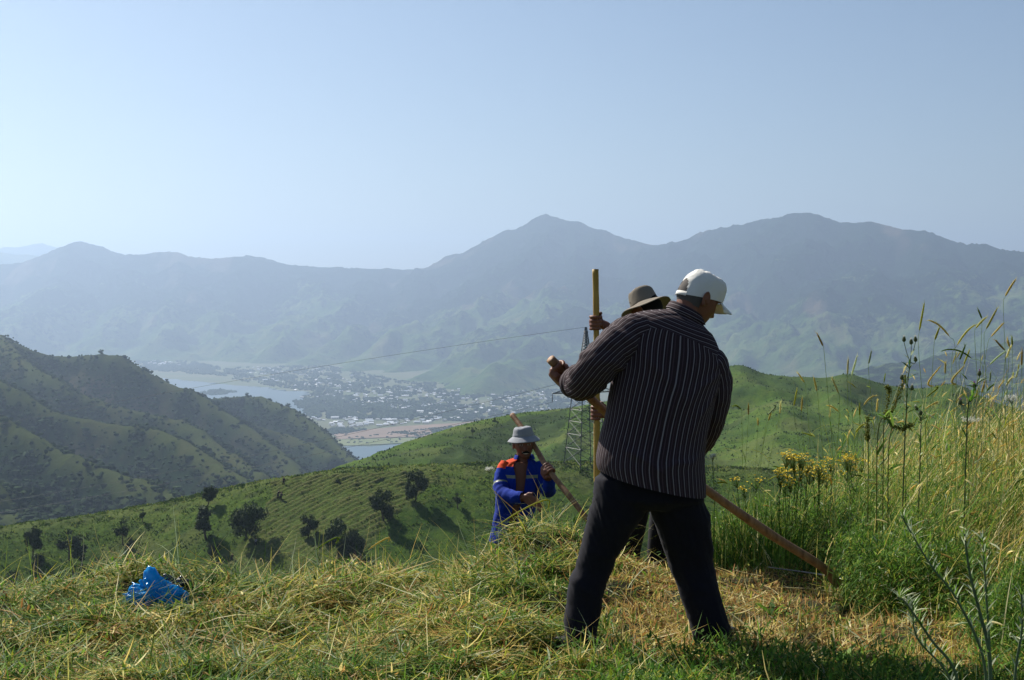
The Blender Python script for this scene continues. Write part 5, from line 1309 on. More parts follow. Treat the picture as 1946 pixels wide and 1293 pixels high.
# ---------------------------------------------------------------- the smiling man down the slope
def smiling_man():
    d = 11.2
    fr = frame(W(996, 843, d - .02), (.10, -1, -.04), (-.06, 0, 1)); zf = lambda x, y: float(gz(x, y))
    root = person_root((W(985, 1000, d)[0], d, zf(.05, d)), 'smiling man with moustache in blue jacket with orange shoulders, standing below the hay bank')
    LRc = lambda l, r, y, ry, t=0: LR((l, y - t), (r, y + t), d, d, ry)
    torso = [LRc(976, 1010, 872, .075), LRc(962, 1018, 877, .095), LRc(951, 1026, 888, .115), LRc(948, 1031, 905, .125), LRc(945, 1030, 930, .13), LRc(942, 1022, 955, .135), LRc(938, 1012, 985, .14), LRc(932, 1004, 1012, .145), LRc(929, 1001, 1028, .145)]
    n, seg = 80, 90; A = Acc(); V, F_, T, UV = loft(torso, n, seg, 2.3, gap=[.50, .42, .24, .16, .13, .13, .2, .4])
    V = folds(V, F_, UV, .014, .07, .16, 4, .3); row = np.arange(n - 1)[:, None] + np.zeros((1, seg - 1)); col_ = np.arange(seg - 1)[None] / seg + 0 * row
    mi = np.zeros(row.shape, int); mi[(row < 17) & (col_ > .5)] = 1; mi[(row >= 27) & (row <= 29)] = 2
    nrm = normals_np(V, F_); V2 = V - nrm * .006 * np.sign(np.einsum('ij,ij->i', nrm, V - V.mean(0)))[:, None]
    me_parts = (V, V2)
    a0 = A.n; A.add(V, None); k = mi.ravel()
    A.F.append(F_ + a0); A.fi.append(k)
    A.add(V2, F_[:, ::-1])
    ra = [pw(966, 884, d, 17), pw(957, 900, d - .03, 16), pw(953, 922, d - .08, 15.5), pw(958, 940, d - .16, 15), pw(978, 946, d - .27, 13), pw(994, 946, d - .32, 11.5)]
    la = [pw(1016, 886, d, 16), pw(1028, 904, d - .04, 14), pw(1038, 926, d - .10, 14), pw(1042, 934, d - .16, 13), pw(1043, 922, d - .24, 12), pw(1042, 908, d - .28, 10.5)]
    for q, sd_ in ((ra, 3), (la, 5)):
        nn = 44; V, F_, T, UV = limb(q, nn, 32); V = V[:nn * 32]; UV = UV[:nn * 32]; r_ = np.repeat(np.arange(nn - 1), 32)
        m = np.where((r_ < 7) & (sd_ == 3), 1, 0); m = np.where((r_ > 15) & (r_ < 18), 2, m); V = folds(V, F_, UV, .010, .05, .05, sd_, .9)
        A.V.append(V); A.F.append(F_ + A.n); A.fi.append(m); A.n += len(V)
    # stand-up collar
    V, F_, T, UV = loft([LRc(975, 1012, 878, .082), LRc(978, 1013, 870, .075), LRc(979, 1014, 864, .078), LRc(976, 1017, 872, .09)], 14, 50, 2.1, gap=[.75, .6, .7, .8]); A.add(V, F_)
    link('jacket', A.mesh('jacket'), [BLUE, ORANGE, TAPE], root)
    A = Acc(); L1 = [(1000, 942, 972, .08), (1050, 940, 966, .075), (1100, 940, 964, .065), (1140, 941, 963, .06), (1198, 942, 964, .06)]
    L2 = [(1000, 962, 1000, .09), (1050, 970, 1000, .075), (1100, 976, 1003, .065), (1140, 980, 1004, .06), (1198, 982, 1006, .06)]
    V, F_, T, _ = loft([LRc(950, 1000, 950, .09), LRc(948, 992, 985, .10), LRc(950, 990, 1010, .08)], 14, 32, 2.2); A.add(V, F_, T)
    for q in (L1, L2):
        V, F_, T, _ = loft([LR((a, y), (b, y), d, d, ry) for y, a, b, ry in q], 30, 28, 2.2); A.add(V, F_, T)
    link('trousers', remesh('trousers', A, .013, 4), BLACK, root)
    A = Acc(); sc = lambda r, k: (r[0], r[1] * k, r[2] * k)
    V, F_, T, _ = loft([sc(r, .83) for r in torso[1:7]], 24, 32, 2.2); A.add(V, F_, T)
    V, F_, T, _ = limb([pw(995, 892, d, 15), pw(995, 876, d, 14), pw(996, 858, d, 14)], 8, 18); A.add(V, F_, T)
    add_head(A, fr)
    for q in (ra, la): V, F_, T, _ = limb([np.append(p[:3], p[3] * .68) for p in q], 20, 14); A.add(V, F_, T)
    for q in (L1, L2):
        V, F_, T, _ = loft([LR((a + (b - a) * .14, y), (b - (b - a) * .14, y), d, d, ry * .7) for y, a, b, ry in q[:-1]], 20, 18, 2.1); A.add(V, F_, T)
    P = [W(973, 789, 11.36), W(1000, 832, 11.34), W(1030, 874, 10.96), W(1062, 914, 10.86), W(1090, 952, 10.82), W(1112, 984, 10.8)]
    P = [W(973, 789, 11.42), W(992, 815, 11.30), W(1018, 852, 11.12), W(1043, 892, 10.90), W(1075, 934, 10.74), W(1112, 984, 10.6), W(1150, 1040, 10.5)]
    gp = P[3]; wr = W(1042, 906, 10.92); add_hand(A, wr, gp, unit(P[4] - P[3]), unit(gp + np.array([0, -.03, .02]) - wr), .021, 1, 1.1)
    # the open hand in front of the belly, fingers unequal and a little bent
    wr2 = W(998, 947, 10.87); hd = unit(W(1022, 956, 10.80) - wr2); upv = np.array([0, 0, 1.])
    for i in range(4):
        o = upv * (.028 - .019 * i); Ls = (.075, .085, .080, .062)[i]; kn = wr2 + hd * .085 + o
        V, F_, T = tube_np([wr2 + o * .5, wr2 + hd * .05 + o, kn], [.020, .017, .012], 10); A.add(V, F_, T)
        V, F_, T = tube_np([kn, kn + hd * Ls * .45 + np.array([0, -.004, -.004]), kn + hd * Ls * .78 + np.array([0, -.012, -.018]), kn + hd * Ls * .95 + np.array([0, -.012, -.034])], [.0105, .0098, .009, .0075], 8); A.add(V, F_, T)
    V, F_, T = tube_np([wr2 + upv * .012, wr2 + hd * .035 + upv * .045, wr2 + hd * .075 + upv * .058], [.015, .013, .009], 8); A.add(V, F_, T)
    V, F_, T = tube_np([ra[-1][:3], wr2], [.028, .024], 12); A.add(V, F_, T)
    me = remesh('body', A, .005, 1); set_col(me, face_col(coords(me), fr, (.19, .08, .048), True)); link('body', me, SKIN, root)
    hair_shell('hair', fr, HAIRB, root, -.03, -.01, 1.03)
    # moustache follows the lip
    s = np.linspace(-1, 1, 17); M = np.stack([s * .033, .1015 - .016 * s ** 2 + .0 * s, -.055 - .010 * s ** 2], -1)
    V, F_, T = tube_np(tow(fr, M), .0075 * (1 - .6 * np.abs(s) ** 2), 8); link('moustache', Acc().add(V, F_, T).mesh('moustache'), HAIRB, root)
    frh = frame(fr[0], (.10, -1, .02), (-.10, .04, 1)); bucket_hat('hat', frh, GREYH, .092, .078, .044, .036, root, .060, .7, .006)
    for x0 in (953, 993):
        x, y, z = W(x0, 1195, d); shoe('shoe', (x, y + .03, zf(x, y)), (.1, -1, 0), LEATHER, root)
    b = P[-1]
    snath('scythe', 'brown wooden scythe handle slanting over the shoulder of the smiling man', P, .021, WOOD)
smiling_man()

# ---------------------------------------------------------------- far mowers on the hillside
def far_mower(px, py, hpx, label, lean, cloth_m, seed):
    p = g1_ground(px, py); h = hpx / F * p[1]; rng = np.random.default_rng(seed); s = h / 1.6
    root = person_root(p, label, 'mowers working on the far hillside')
    A = Acc(); J = lambda x, y, z, r: np.append(p + np.array([x, y, z]) * s, r * s)
    hip = np.array([0, 0, .85]); ch = hip + np.array([lean, 0, .42]); hd = ch + np.array([lean * .6, -.03, .28])
    for q in ([J(-.14, 0, 0, .06), J(-.10, -.03, .45, .08), J(-.05, 0, .88, .11)], [J(.20, .05, 0, .06), J(.14, 0, .45, .08), J(.05, 0, .88, .11)]):
        V, F_, T, _ = limb(q, 10, 12); A.add(V, F_, T)
    V, F_, T, _ = limb([J(*hip, .14), J(*(hip + ch) / 2, .15), J(*ch, .17), J(*(ch + hd) / 2, .07)], 14, 14); A.add(V, F_, T)
    for sg in (-1, 1):
        V, F_, T, _ = limb([J(ch[0] + sg * .16, 0, ch[2], .07), J(ch[0] + sg * .2 + lean, -.12, ch[2] - .26, .055), J(ch[0] + .1 * sg + lean * 1.5, -.32, ch[2] - .36, .04)], 12, 10); A.add(V, F_, T)
    V, F_, T, _ = limb([J(*hd - np.array([0, 0, .12]), .05), J(*hd - np.array([0, 0, .05]), .095), J(*hd + np.array([0, 0, .05]), .10), J(*hd + np.array([0, 0, .13]), .06)], 12, 12); A.add(V, F_, T)
    me = remesh('body', A, .03 * s, 1); V = coords(me); c = np.ones((len(V), 4)); c[:, :3] = (.17, .07, .045); set_col(me, c); link('body', me, SKIN, root)
    A = Acc(); V, F_, T, _ = limb([J(*hip - np.array([0, 0, .05]), .17), J(*(hip + ch) / 2, .18), J(*ch, .20), J(*(ch + hd * .2) / 1.2, .12)], 14, 16); A.add(V, F_, T)
    for sg in (-1, 1):
        V, F_, T, _ = limb([J(ch[0] + sg * .16, 0, ch[2], .09), J(ch[0] + sg * .2 + lean, -.12, ch[2] - .26, .075)], 8, 10); A.add(V, F_, T)
    link('jacket', A.mesh('jacket'), cloth_m, root)
    A = Acc()
    for q in ([J(-.14, 0, .06, .08), J(-.10, -.03, .45, .10), J(-.05, 0, .90, .13)], [J(.20, .05, .06, .08), J(.14, 0, .45, .10), J(.05, 0, .90, .13)]):
        V, F_, T, _ = limb(q, 10, 12); A.add(V, F_, T)
    link('trousers', A.mesh('trousers'), BLACK, root)
for a in ((537, 919, 15, 'distant mower standing on the hill crest at the top corner of the mown rows', .05, BLACK, 1), (526, 943, 15, 'distant mower bent forward at the upper left edge of the mown rows', .2, BLACK, 2),
          (531, 951, 16, 'distant mower a step below the bent one at the edge of the mown rows', .12, BLACK, 3), (482, 1036, 15, 'distant mower in grey among the lower mown rows', .05, GREYH, 4), (438, 1062, 15, 'distant mower lowest on the slope below the mown rows', .15, BLACK, 5)):
    far_mower(*a)
# ================================================================ single plants, bags, hill tufts
def ground_at(px, depth):
    x = (px - 973) / F * depth; return np.array([x, depth, float(gz(x, depth))])

def ear_stem(rng, p0, tip, depth, label, group, arch=0.0, r=.0045):
    a, b = W(p0[0], p0[1], depth), W(tip[0], tip[1], depth)
    root = ground_at(p0[0] + (p0[0] - tip[0]) * .55 + rng.normal(0, 24), depth + rng.normal(0, .08))
    e = empty('grass_stem', root, label, 'grass stem', group)
    d0 = unit(b - a); L = np.linalg.norm(b - a); mid = (root + a) / 2 + np.array([(a[0] - root[0]) * -.18, 0, .03]); n3 = a - d0 * L * .6 * min(1, L * 4)
    P = cr_interp([root, mid, n3 * .9 + mid * .1, a], 26); A = Acc()
    V, F_, T = tube_np(P, np.linspace(.0016, .0009, 26), 5); c = np.array([.22, .30, .10, 1.]); A.add(V, F_, T, col=c)
    for k in (6, 11):                                              # blade leaves on the stem
        V, F_, cc, _ = blades(rng, P[k][None], rng.uniform(.12, .26, 1), .005, rng.uniform(0, 6.28, 1), .5, 1.6, cols(rng, 1, green=1, hay=1), 5); A.add(V, F_, col=cc)
    link('stem', A.mesh('stem'), GM, e)
    A = Acc(); K = 22; t = np.linspace(0, 1, K)[:, None]; C_ = a * (1 - t) + b * t + np.array([0, 0, 1.]) * (arch * L * 4 * t * (1 - t))
    if abs(arch) > .2: C_ = C_ + np.array([.4 * L, 0, 0]) * np.sin(t * math.pi) * np.sign(arch)
    cc = cols(rng, 1, straw=3, hay=2, pale=1)[0] * np.array([.9, .95, .8, 1])
    prof = np.interp(t[:, 0], [0, .1, .5, .9, 1], [.35, .9, 1, .75, .2]) * r
    V, F_, T = tube_np(C_, prof * (1 + .22 * np.sin(t[:, 0] * K * 3.1)), 6); A.add(V, F_, T, col=cc)
    m = 60; tt = rng.uniform(0, 1, m); bs = np.stack([np.interp(tt, t[:, 0], C_[:, i]) for i in range(3)], 1)
    dd = np.stack([np.interp(np.clip(tt + .05, 0, 1), t[:, 0], C_[:, i]) - np.interp(np.clip(tt - .05, 0, 1), t[:, 0], C_[:, i]) for i in range(3)], 1); dd /= np.linalg.norm(dd, axis=1)[:, None]
    ee = bs + (dd + rng.normal(0, .28, (m, 3))) * rng.uniform(.010, .024, m)[:, None]; sd_ = np.cross(ee - bs, rng.normal(0, 1, (m, 3))); sd_ /= np.linalg.norm(sd_, axis=1)[:, None]
    A.add(np.stack([bs - sd_ * .0009, bs + sd_ * .0009, ee], 1).reshape(-1, 3), None, np.arange(m * 3).reshape(-1, 3), col=cc)
    link('ear', A.mesh('ear'), GM, e)

def Z6(x, y): return 1346 + x / 3.233, 520 + y / 3.233
def tall_stems():
    rng = np.random.default_rng(12)
    for x0, y0, x1, y1, ar in [(705, 445, 672, 375, 0), (800, 735, 760, 640, 0), (855, 620, 860, 525, 0), (880, 628, 915, 505, 0), (985, 555, 1003, 475, 0), (1297, 350, 1328, 180, 0), (1480, 385, 1352, 288, .12),
                           (1392, 408, 1420, 330, 0), (1530, 440, 1645, 315, .12), (1645, 335, 1708, 270, .05), (1680, 275, 1658, 220, 0), (1708, 340, 1775, 215, 0), (1738, 388, 1815, 303, 0), (1825, 140, 1890, 35, .04),
                           (1820, 470, 1765, 410, 0), (1850, 450, 1838, 405, 0), (1868, 440, 1865, 392, 0), (1730, 560, 1825, 480, .04), (1830, 520, 1870, 430, .05), (1925, 565, 1928, 470, 0), (1545, 530, 1580, 440, 0), (1570, 560, 1605, 470, 0),
                           (1455, 615, 1457, 545, 0), (1730, 665, 1735, 605, 0), (1890, 640, 1903, 595, 0), (1385, 690, 1430, 565, -.3), (1525, 680, 1575, 565, -.25), (1615, 520, 1430, 478, .15), (1680, 735, 1700, 660, 0), (1830, 690, 1868, 640, .1)]:
        ear_stem(rng, Z6(x0, y0), Z6(x1, y1), rng.uniform(6.6, 7.8), 'tall bearded grass stem standing out against the hazy blue mountains', 'tall ears against the mountains', ar, .0050)
    for x0, y0, x1, y1, ar in [(590, 668, 550, 610, 0), (668, 725, 648, 635, 0), (525, 815, 545, 715, 0), (572, 845, 578, 768, 0), (247, 870, 247, 805, 0), (305, 935, 305, 898, 0), (365, 870, 400, 810, .25), (370, 905, 388, 845, 0),
                           (200, 835, 155, 815, .2), (440, 860, 445, 790, 0), (1710, 725, 1755, 683, .1), (955, 810, 1030, 752, .15), (800, 850, 730, 812, .12), (1340, 760, 1400, 700, .25), (1330, 835, 1400, 800, .3), (930, 870, 930, 810, 0), (1035, 850, 1040, 780, 0),
                           (905, 975, 960, 925, .1), (1050, 1180, 1100, 1130, 0), (120, 1290, 50, 1290, .1), (745, 885, 752, 820, 0), (1640, 770, 1660, 700, 0), (1520, 800, 1570, 740, .15)]:
        ear_stem(rng, Z6(x0, y0), Z6(x1, y1), rng.uniform(7.3, 8.6), 'shorter bearded grass stem seen against the green hill', 'shorter ears against the green hill', ar, .0048)
    for p0, p1, d in (((1150, 905), (1163, 880), 8.0), ((700, 1045), (738, 1030), 7.6), ((945, 1000), (1040, 972), 7.8), ((600, 1045), (640, 1030), 7.7)):
        ear_stem(rng, p0, p1, d, 'golden ear bent over the edge of the cut hay bank', 'ears bent over the hay edge', .35)
tall_stems()

def leafy(A, rng, P, n, L, wd, col, spread=1.0, bend=.6):
    i = rng.integers(1, len(P) - 1, n); b = P[i]
    V, F_, c, _ = blades(rng, b, rng.uniform(.6, 1.1, n) * L, wd, rng.uniform(0, 6.28, n), rng.normal(.8, .3, n) * spread, bend, col(n), 4, wide=([0, .4, 1], [.25, 1, .1])); A.add(V, F_, col=c)

FLOWER = NT('yellow_petal'); FLOWER.set(Base_Color=FLOWER.attr('col', 'Color'), Roughness=.6); FLOWER = FLOWER.m
def flowering(px, ytop, depth, width, label, seed, ns=9):
    rng = np.random.default_rng(seed); root = ground_at(px, depth); H = W(px, ytop, depth)[2] - root[2]; e = empty('flowering_plant', root, label, 'flowering plant', 'yellow flowering plants in the grass')
    A = Acc()
    for k in range(ns):
        B = Acc()
        tip = root + np.array([rng.normal(0, width), rng.normal(0, width * .7), H * rng.uniform(.82, 1.0)]); P = cr_interp([root + rng.normal(0, .01, 3) * [1, 1, 0], root * .45 + tip * .55 + rng.normal(0, .015, 3), tip], 16)
        V, F_, T = tube_np(P, np.linspace(.0022, .0012, 16), 5); A.add(V, F_, T, col=np.array([.07, .12, .03, 1]))
        leafy(A, rng, P, 26, .045, .009, lambda n: cols(rng, n, green=3, deep=3))
        m = rng.integers(11, 19); q = tip + rng.normal(0, 1, (m, 3)) * [.022, .022, .010]
        for c_ in q:
            V, F_, T = tube_np([P[-3], c_], [.0009, .0008], 4); B.add(V, F_, T, col=np.array([.09, .14, .03, 1]))
        n5 = m * 5; idx = np.repeat(np.arange(m), 5); az = np.tile(np.arange(5) / 5 * 6.28, m) + rng.normal(0, .3, n5)
        col = np.ones((n5, 4)); col[:, :3] = np.array([.90, .66, .015]) * rng.uniform(.7, 1.15, (n5, 1))
        V, F_, c, _ = blades(rng, q[idx], rng.uniform(.007, .011, n5), .006, az, rng.uniform(.7, 1.3, n5), .2, col, 2, wide=([0, .6, 1], [.4, 1, .3])); B.add(V, F_, col=c)
        link('flower_cluster', B.mesh('flower_cluster'), FLOWER, e)
    link('stem', A.mesh('stem'), GM, e)
flowering(1510, 862, 8.0, .055, 'yellow flowering plant, leftmost of the tall bright clumps', 1, 12)
flowering(1556, 872, 8.05, .06, 'broad yellow flowering plant in the middle of the bright clumps', 2, 12)
flowering(1606, 864, 8.1, .05, 'yellow flowering plant, rightmost of the tall bright clumps', 3, 8)
flowering(1492, 900, 7.9, .035, 'low yellow flowering plant at the foot of the tall clumps', 4, 5)
flowering(1424, 902, 8.2, .035, 'small yellow flowering plant standing apart near the striped shirt', 16, 3)

def bud(A, c, r, d, col):
    t = np.linspace(0, 1, 8); P = c + np.outer(t * r * 2.6, d); V, F_, T = tube_np(P, r * np.interp(t, [0, .15, .45, .8, 1], [.3, .85, 1, .7, .45]), 9); A.add(V, F_, T, col=col)
def thistle(pts, depth, buds, label, seed, purple=False):
    rng = np.random.default_rng(seed); P0 = [W(x, y, depth) for x, y in pts]; root = ground_at(pts[0][0] - 4, depth); e = empty('thistle', root, label, 'thistle', 'thistles rising from the grass')
    P = cr_interp([root] + P0, 40); A = Acc(); V, F_, T = tube_np(P, np.linspace(.0038, .002, 40), 7); A.add(V, F_, T, col=np.array([.10, .14, .07, 1]))
    leafy(A, rng, P, 34, .07, .012, lambda n: cols(rng, n, green=2, pale=1, deep=1), 1.1, .5)
    H = Acc()
    for bx, by, k in buds:
        b = W(bx, by, depth); s = P[int(k * 39)]; V, F_, T = tube_np(cr_interp([s, s * .5 + b * .5 + [0, 0, -.01], b], 8), .0018, 5); A.add(V, F_, T, col=np.array([.10, .14, .07, 1]))
        d = unit([rng.normal(0, .2), 0, 1]); bud(H, b, .010, d, np.array([.13, .16, .08, 1])); n = 34
        V, F_, c, _ = blades(rng, np.repeat((b + d * .012)[None], n, 0), rng.uniform(.012, .02, n), .0018, rng.uniform(0, 6.28, n), rng.uniform(.2, 1.5, n), .3, np.tile([.16, .18, .10, 1], (n, 1)), 2); H.add(V, F_, col=c)
        tc = [.30, .08, .34, 1] if purple else [.62, .60, .52, 1]; n = 26
        V, F_, c, _ = blades(rng, np.repeat((b + d * .024)[None], n, 0), rng.uniform(.008, .014, n), .0016, rng.uniform(0, 6.28, n), rng.uniform(0, .6, n), .2, np.tile(tc, (n, 1)), 2); H.add(V, F_, col=c)
    link('stem', A.mesh('stem'), GM, e); link('flower_head', H.mesh('flower_head'), GM, e)
thistle([(1719, 850), (1722, 790), (1724, 735), (1729, 695), (1732, 670)], 7.2, [(1718, 650, .86), (1732, 655, .97), (1740, 650, .95), (1741, 688, .85), (1733, 742, .62), (1713, 722, .7)], 'tall bare thistle with small pale buds beside the curved ears', 3)
thistle([(1838, 800), (1846, 760), (1858, 725)], 7.0, [(1861, 715, .95), (1851, 738, .8), (1826, 770, .5)], 'thistle with a spiky purple head leaning among the ears', 4, True)
thistle([(1750, 820), (1749, 800)], 7.4, [(1749, 790, .95), (1744, 780, .8)], 'short dark thistle bud low in the grass', 5)

def seed_spike(pts, depth, label, seed):
    rng = np.random.default_rng(seed); P0 = [W(x, y, depth) for x, y in pts]; root = ground_at(pts[0][0] + 2, depth); e = empty('dock_plant', root, label, 'dock plant', 'seeding dock plants')
    P = cr_interp([root] + P0, 50); A = Acc(); V, F_, T = tube_np(P, np.linspace(.003, .0015, 50), 6); A.add(V, F_, T, col=np.array([.13, .15, .04, 1])); leafy(A, rng, P[:25], 10, .12, .02, lambda n: cols(rng, n, green=1, deep=1)); link('stem', A.mesh('stem'), GM, e)
    B = Acc(); n = 240; i = rng.integers(22, 50, n); q = P[i] + rng.normal(0, .0065, (n, 3)); V0, T0 = ico_unit(1); k = len(V0); sz = rng.uniform(.0022, .004, n)
    V = V0[None] * sz[:, None, None] + q[:, None]; T = (T0[None] + (np.arange(n) * k)[:, None, None]).reshape(-1, 3); c = np.ones((n, 4)); c[:, :3] = np.array([.26, .27, .05]) * rng.uniform(.6, 1.2, (n, 1)); B.add(V.reshape(-1, 3), None, T, col=np.repeat(c, k, 0)); link('seed_head', B.mesh('seed_head'), GM, e)
seed_spike([(1679, 830), (1683, 790), (1690, 745), (1686, 735)], 7.3, 'yellow-green dock spike standing upright next to the tall thistle', 1)
seed_spike([(1668, 830), (1690, 790), (1708, 750), (1722, 715)], 7.25, 'yellow-green dock spike leaning across the tall thistle', 2)
seed_spike([(1650, 860), (1648, 830), (1650, 790)], 7.3, 'shorter yellow-green dock spike at the foot of the other two', 3)
seed_spike([(1690, 840), (1715, 815), (1735, 808)], 7.2, 'dock spike bent sideways below the tall thistle', 4)

def umbel(px, py, depth, label, seed):
    rng = np.random.default_rng(seed); root = ground_at(px + 4, depth); c = W(px, py, depth); e = empty('umbel_flower', root, label, 'white flower', 'white umbel flowers'); A = Acc(); B = Acc()
    P = cr_interp([root, root * .4 + c * .6 + [.01, 0, 0], c - [0, 0, .03]], 14); V, F_, T = tube_np(P, .0016, 5); A.add(V, F_, T, col=np.array([.1, .15, .05, 1]))
    for k in range(12):
        t = c + np.array([rng.normal(0, .022), rng.normal(0, .02), rng.uniform(-.006, .008)]); V, F_, T = tube_np([P[-1], t], .0007, 4); A.add(V, F_, T, col=np.array([.1, .15, .05, 1])); n = 24
        V, F_, cc, _ = blades(rng, t + rng.normal(0, .005, (n, 3)), .006, .004, rng.uniform(0, 6.28, n), rng.uniform(.3, 1.4, n), .2, np.tile([.62, .62, .55, 1], (n, 1)), 2); B.add(V, F_, col=cc)
    link('stem', A.mesh('stem'), GM, e); link('flower_cluster', B.mesh('flower_cluster'), GM, e)
umbel(1924, 757, 7.2, 'white umbel flower at the far edge under the tall ears', 1); umbel(1354, 868, 8.0, 'white umbel flower just beside the striped shirt', 2); umbel(1838, 798, 7.2, 'white umbel flower low beside the purple thistle', 3); umbel(1198 - 268, 892, 10.0, 'white umbel flower beside the smiling man', 4)

def Z7(x, y): return 1346 + x / 2.918, 850 + y / 2.918
def weed(pts, depth, label, seed, r=.006):
    rng = np.random.default_rng(seed); P0 = [W(*Z7(x, y), depth - .04 * i) for i, (x, y) in enumerate(pts)]; root = ground_at(Z7(*pts[0])[0] + 8, depth); e = empty('weed_stalk', root, label, 'weed stalk', 'silvery weed stalks near the lens')
    P = cr_interp([root - [0, 0, .02]] + P0, 60); A = Acc(); V, F_, T = tube_np(P, np.linspace(r, r * .35, 60), 7); A.add(V, F_, T, col=np.array([.15, .21, .13, 1])); link('stem', A.mesh('stem'), GM, e)
    B = Acc(); leafy(B, rng, P[8:], 46, .06, .008, lambda n: cols(rng, n, green=2, pale=2, deep=1), .75, .5)
    leafy(B, rng, P[30:], 30, .05, .006, lambda n: cols(rng, n, green=2, pale=3), .6, .3); link('leaf_cluster', B.mesh('leaf_cluster'), GM, e)
weed([(1560, 1180), (1500, 900), (1450, 700), (1420, 480)], 4.6, 'silvery green weed stalk, thickest of the group near the lower corner', 1, .008)
weed([(1530, 1200), (1380, 850), (1230, 650), (1070, 380)], 4.7, 'silvery green weed stalk leaning far toward the scythe', 2)
weed([(1380, 1290), (1230, 1060), (1100, 870), (1050, 830)], 4.5, 'low weed stalk leaning over at the bottom edge', 3)
weed([(1560, 1150), (1540, 800), (1520, 500)], 4.9, 'slim upright weed stalk with a pale tip', 4)
weed([(1700, 1290), (1740, 1000), (1735, 800)], 4.4, 'weed stalk standing at the very edge of the photo', 5)
weed([(1340, 1290), (1160, 1060), (1130, 860)], 4.8, 'small weed stalk left of the others', 6, .005)

def dock_leaves(px, py, depth, label, seed, n=7, L=.16):
    rng = np.random.default_rng(seed); root = ground_at(px, depth); A = Acc(); m = n
    V, F_, c, _ = blades(rng, np.repeat(root[None], m, 0), rng.uniform(.7, 1.1, m) * L, rng.uniform(.03, .05, m), np.arange(m) / m * 6.28 + rng.normal(0, .4, m), rng.uniform(.3, 1.1, m), .6, cols(rng, m, deep=2, green=1), 8, wide=([0, .15, .5, 1], [.12, .3, 1, .05])); A.add(V, F_, col=c)
    o = link('leafy_weed', A.mesh('leafy_weed'), GM); tag(o, label, 'weed', 'broad leaved weeds in the grass')
for i, (px, d, lab) in enumerate(((1600, 5.6, 'broad dark weed leaves standing under the scythe foot'), (1470, 6.7, 'cut broad leaf lying flat beside the scythe handle'), (1370, 5.8, 'leafy weed at the right foot of the striped-shirt man'), (1640, 7.2, 'large heart-shaped leaves below the yellow flowers'), (420, 7.0, 'bright leafy tuft on the hay right of the bags'), (1270, 5.3, 'dark leafy weed between the feet and the lower edge'), (700, 5.5, 'leafy green weed low in the middle of the hay'), (1760, 5.3, 'broad leaves among the silvery stalks'))):
    dock_leaves(px, 0, d, lab, i + 1, 6 + i % 3, .13 + .02 * (i % 3))

# ---- plastic bags on the hay
def bag(name, c, size, mat, seed, label, peak=None):
    import bmesh
    bm = bmesh.new(); bmesh.ops.create_icosphere(bm, subdivisions=6, radius=1); me = bpy.data.meshes.new(name); bm.to_mesh(me); bm.free()
    V = coords(me); n_ = V / np.linalg.norm(V, axis=1)[:, None]
    cr = fbm(n_[:, 0] * 2.2 + n_[:, 2] * 1.3 + 9, n_[:, 1] * 2.2 + n_[:, 2] * 2 + 9, seed, 5, True); r = 1 + .75 * (cr - .62) + .22 * (fbm(n_[:, 0] * 9 + 4, n_[:, 2] * 9 + n_[:, 1] * 5, seed + 3, 3, True) - .6)
    if peak is not None:
        pk = unit(peak); k = np.clip(n_ @ pk, 0, 1); r = r + .62 * k ** 60 + .16 * k ** 10
    V = n_ * r[:, None] * size; V[:, 2] = np.where(V[:, 2] < -size[2] * .55, -size[2] * .55, V[:, 2])
    set_coords(me, V + c); me.polygons.foreach_set('use_smooth', np.ones(len(me.polygons), bool)); o = link(name, me, mat); tag(o, label, 'bag'); return o
pb = NT('blue_plastic'); pb.set(Base_Color=(.0, .32, .74, 1), Roughness=.22); pb.b.inputs['Specular IOR Level'].default_value = .6
_t = pb.n('BsdfTranslucent', {'Color': (.0, .38, .75, 1)}); _m = pb.n('MixShader', {0: .35}); pb.t.links.new(pb.b.outputs[0], _m.inputs[1]); pb.t.links.new(_t.outputs[0], _m.inputs[2]); pb.t.links.new(_m.outputs[0], pb.t.nodes['Material Output'].inputs[0])
pk_ = NT('black_plastic'); pk_.set(Base_Color=(.012, .010, .012, 1), Roughness=.2); pk_.b.inputs['Specular IOR Level'].default_value = .8
c = W(300, 1110, 7.15); c[2] = float(gz(c[0], c[1])) + .085; bag('plastic_bag', c, np.array([.150, .09, .090]), pb.m, 5, 'crumpled bright blue plastic bag lying on the cut hay', (-.18, .1, 1))
c = W(338, 1102, 7.3); c[2] = float(gz(c[0], c[1])) + .06; bag('plastic_bag', c, np.array([.085, .07, .075]), pk_.m, 9, 'black plastic bag tucked behind the blue one', (-.5, 0, 1))

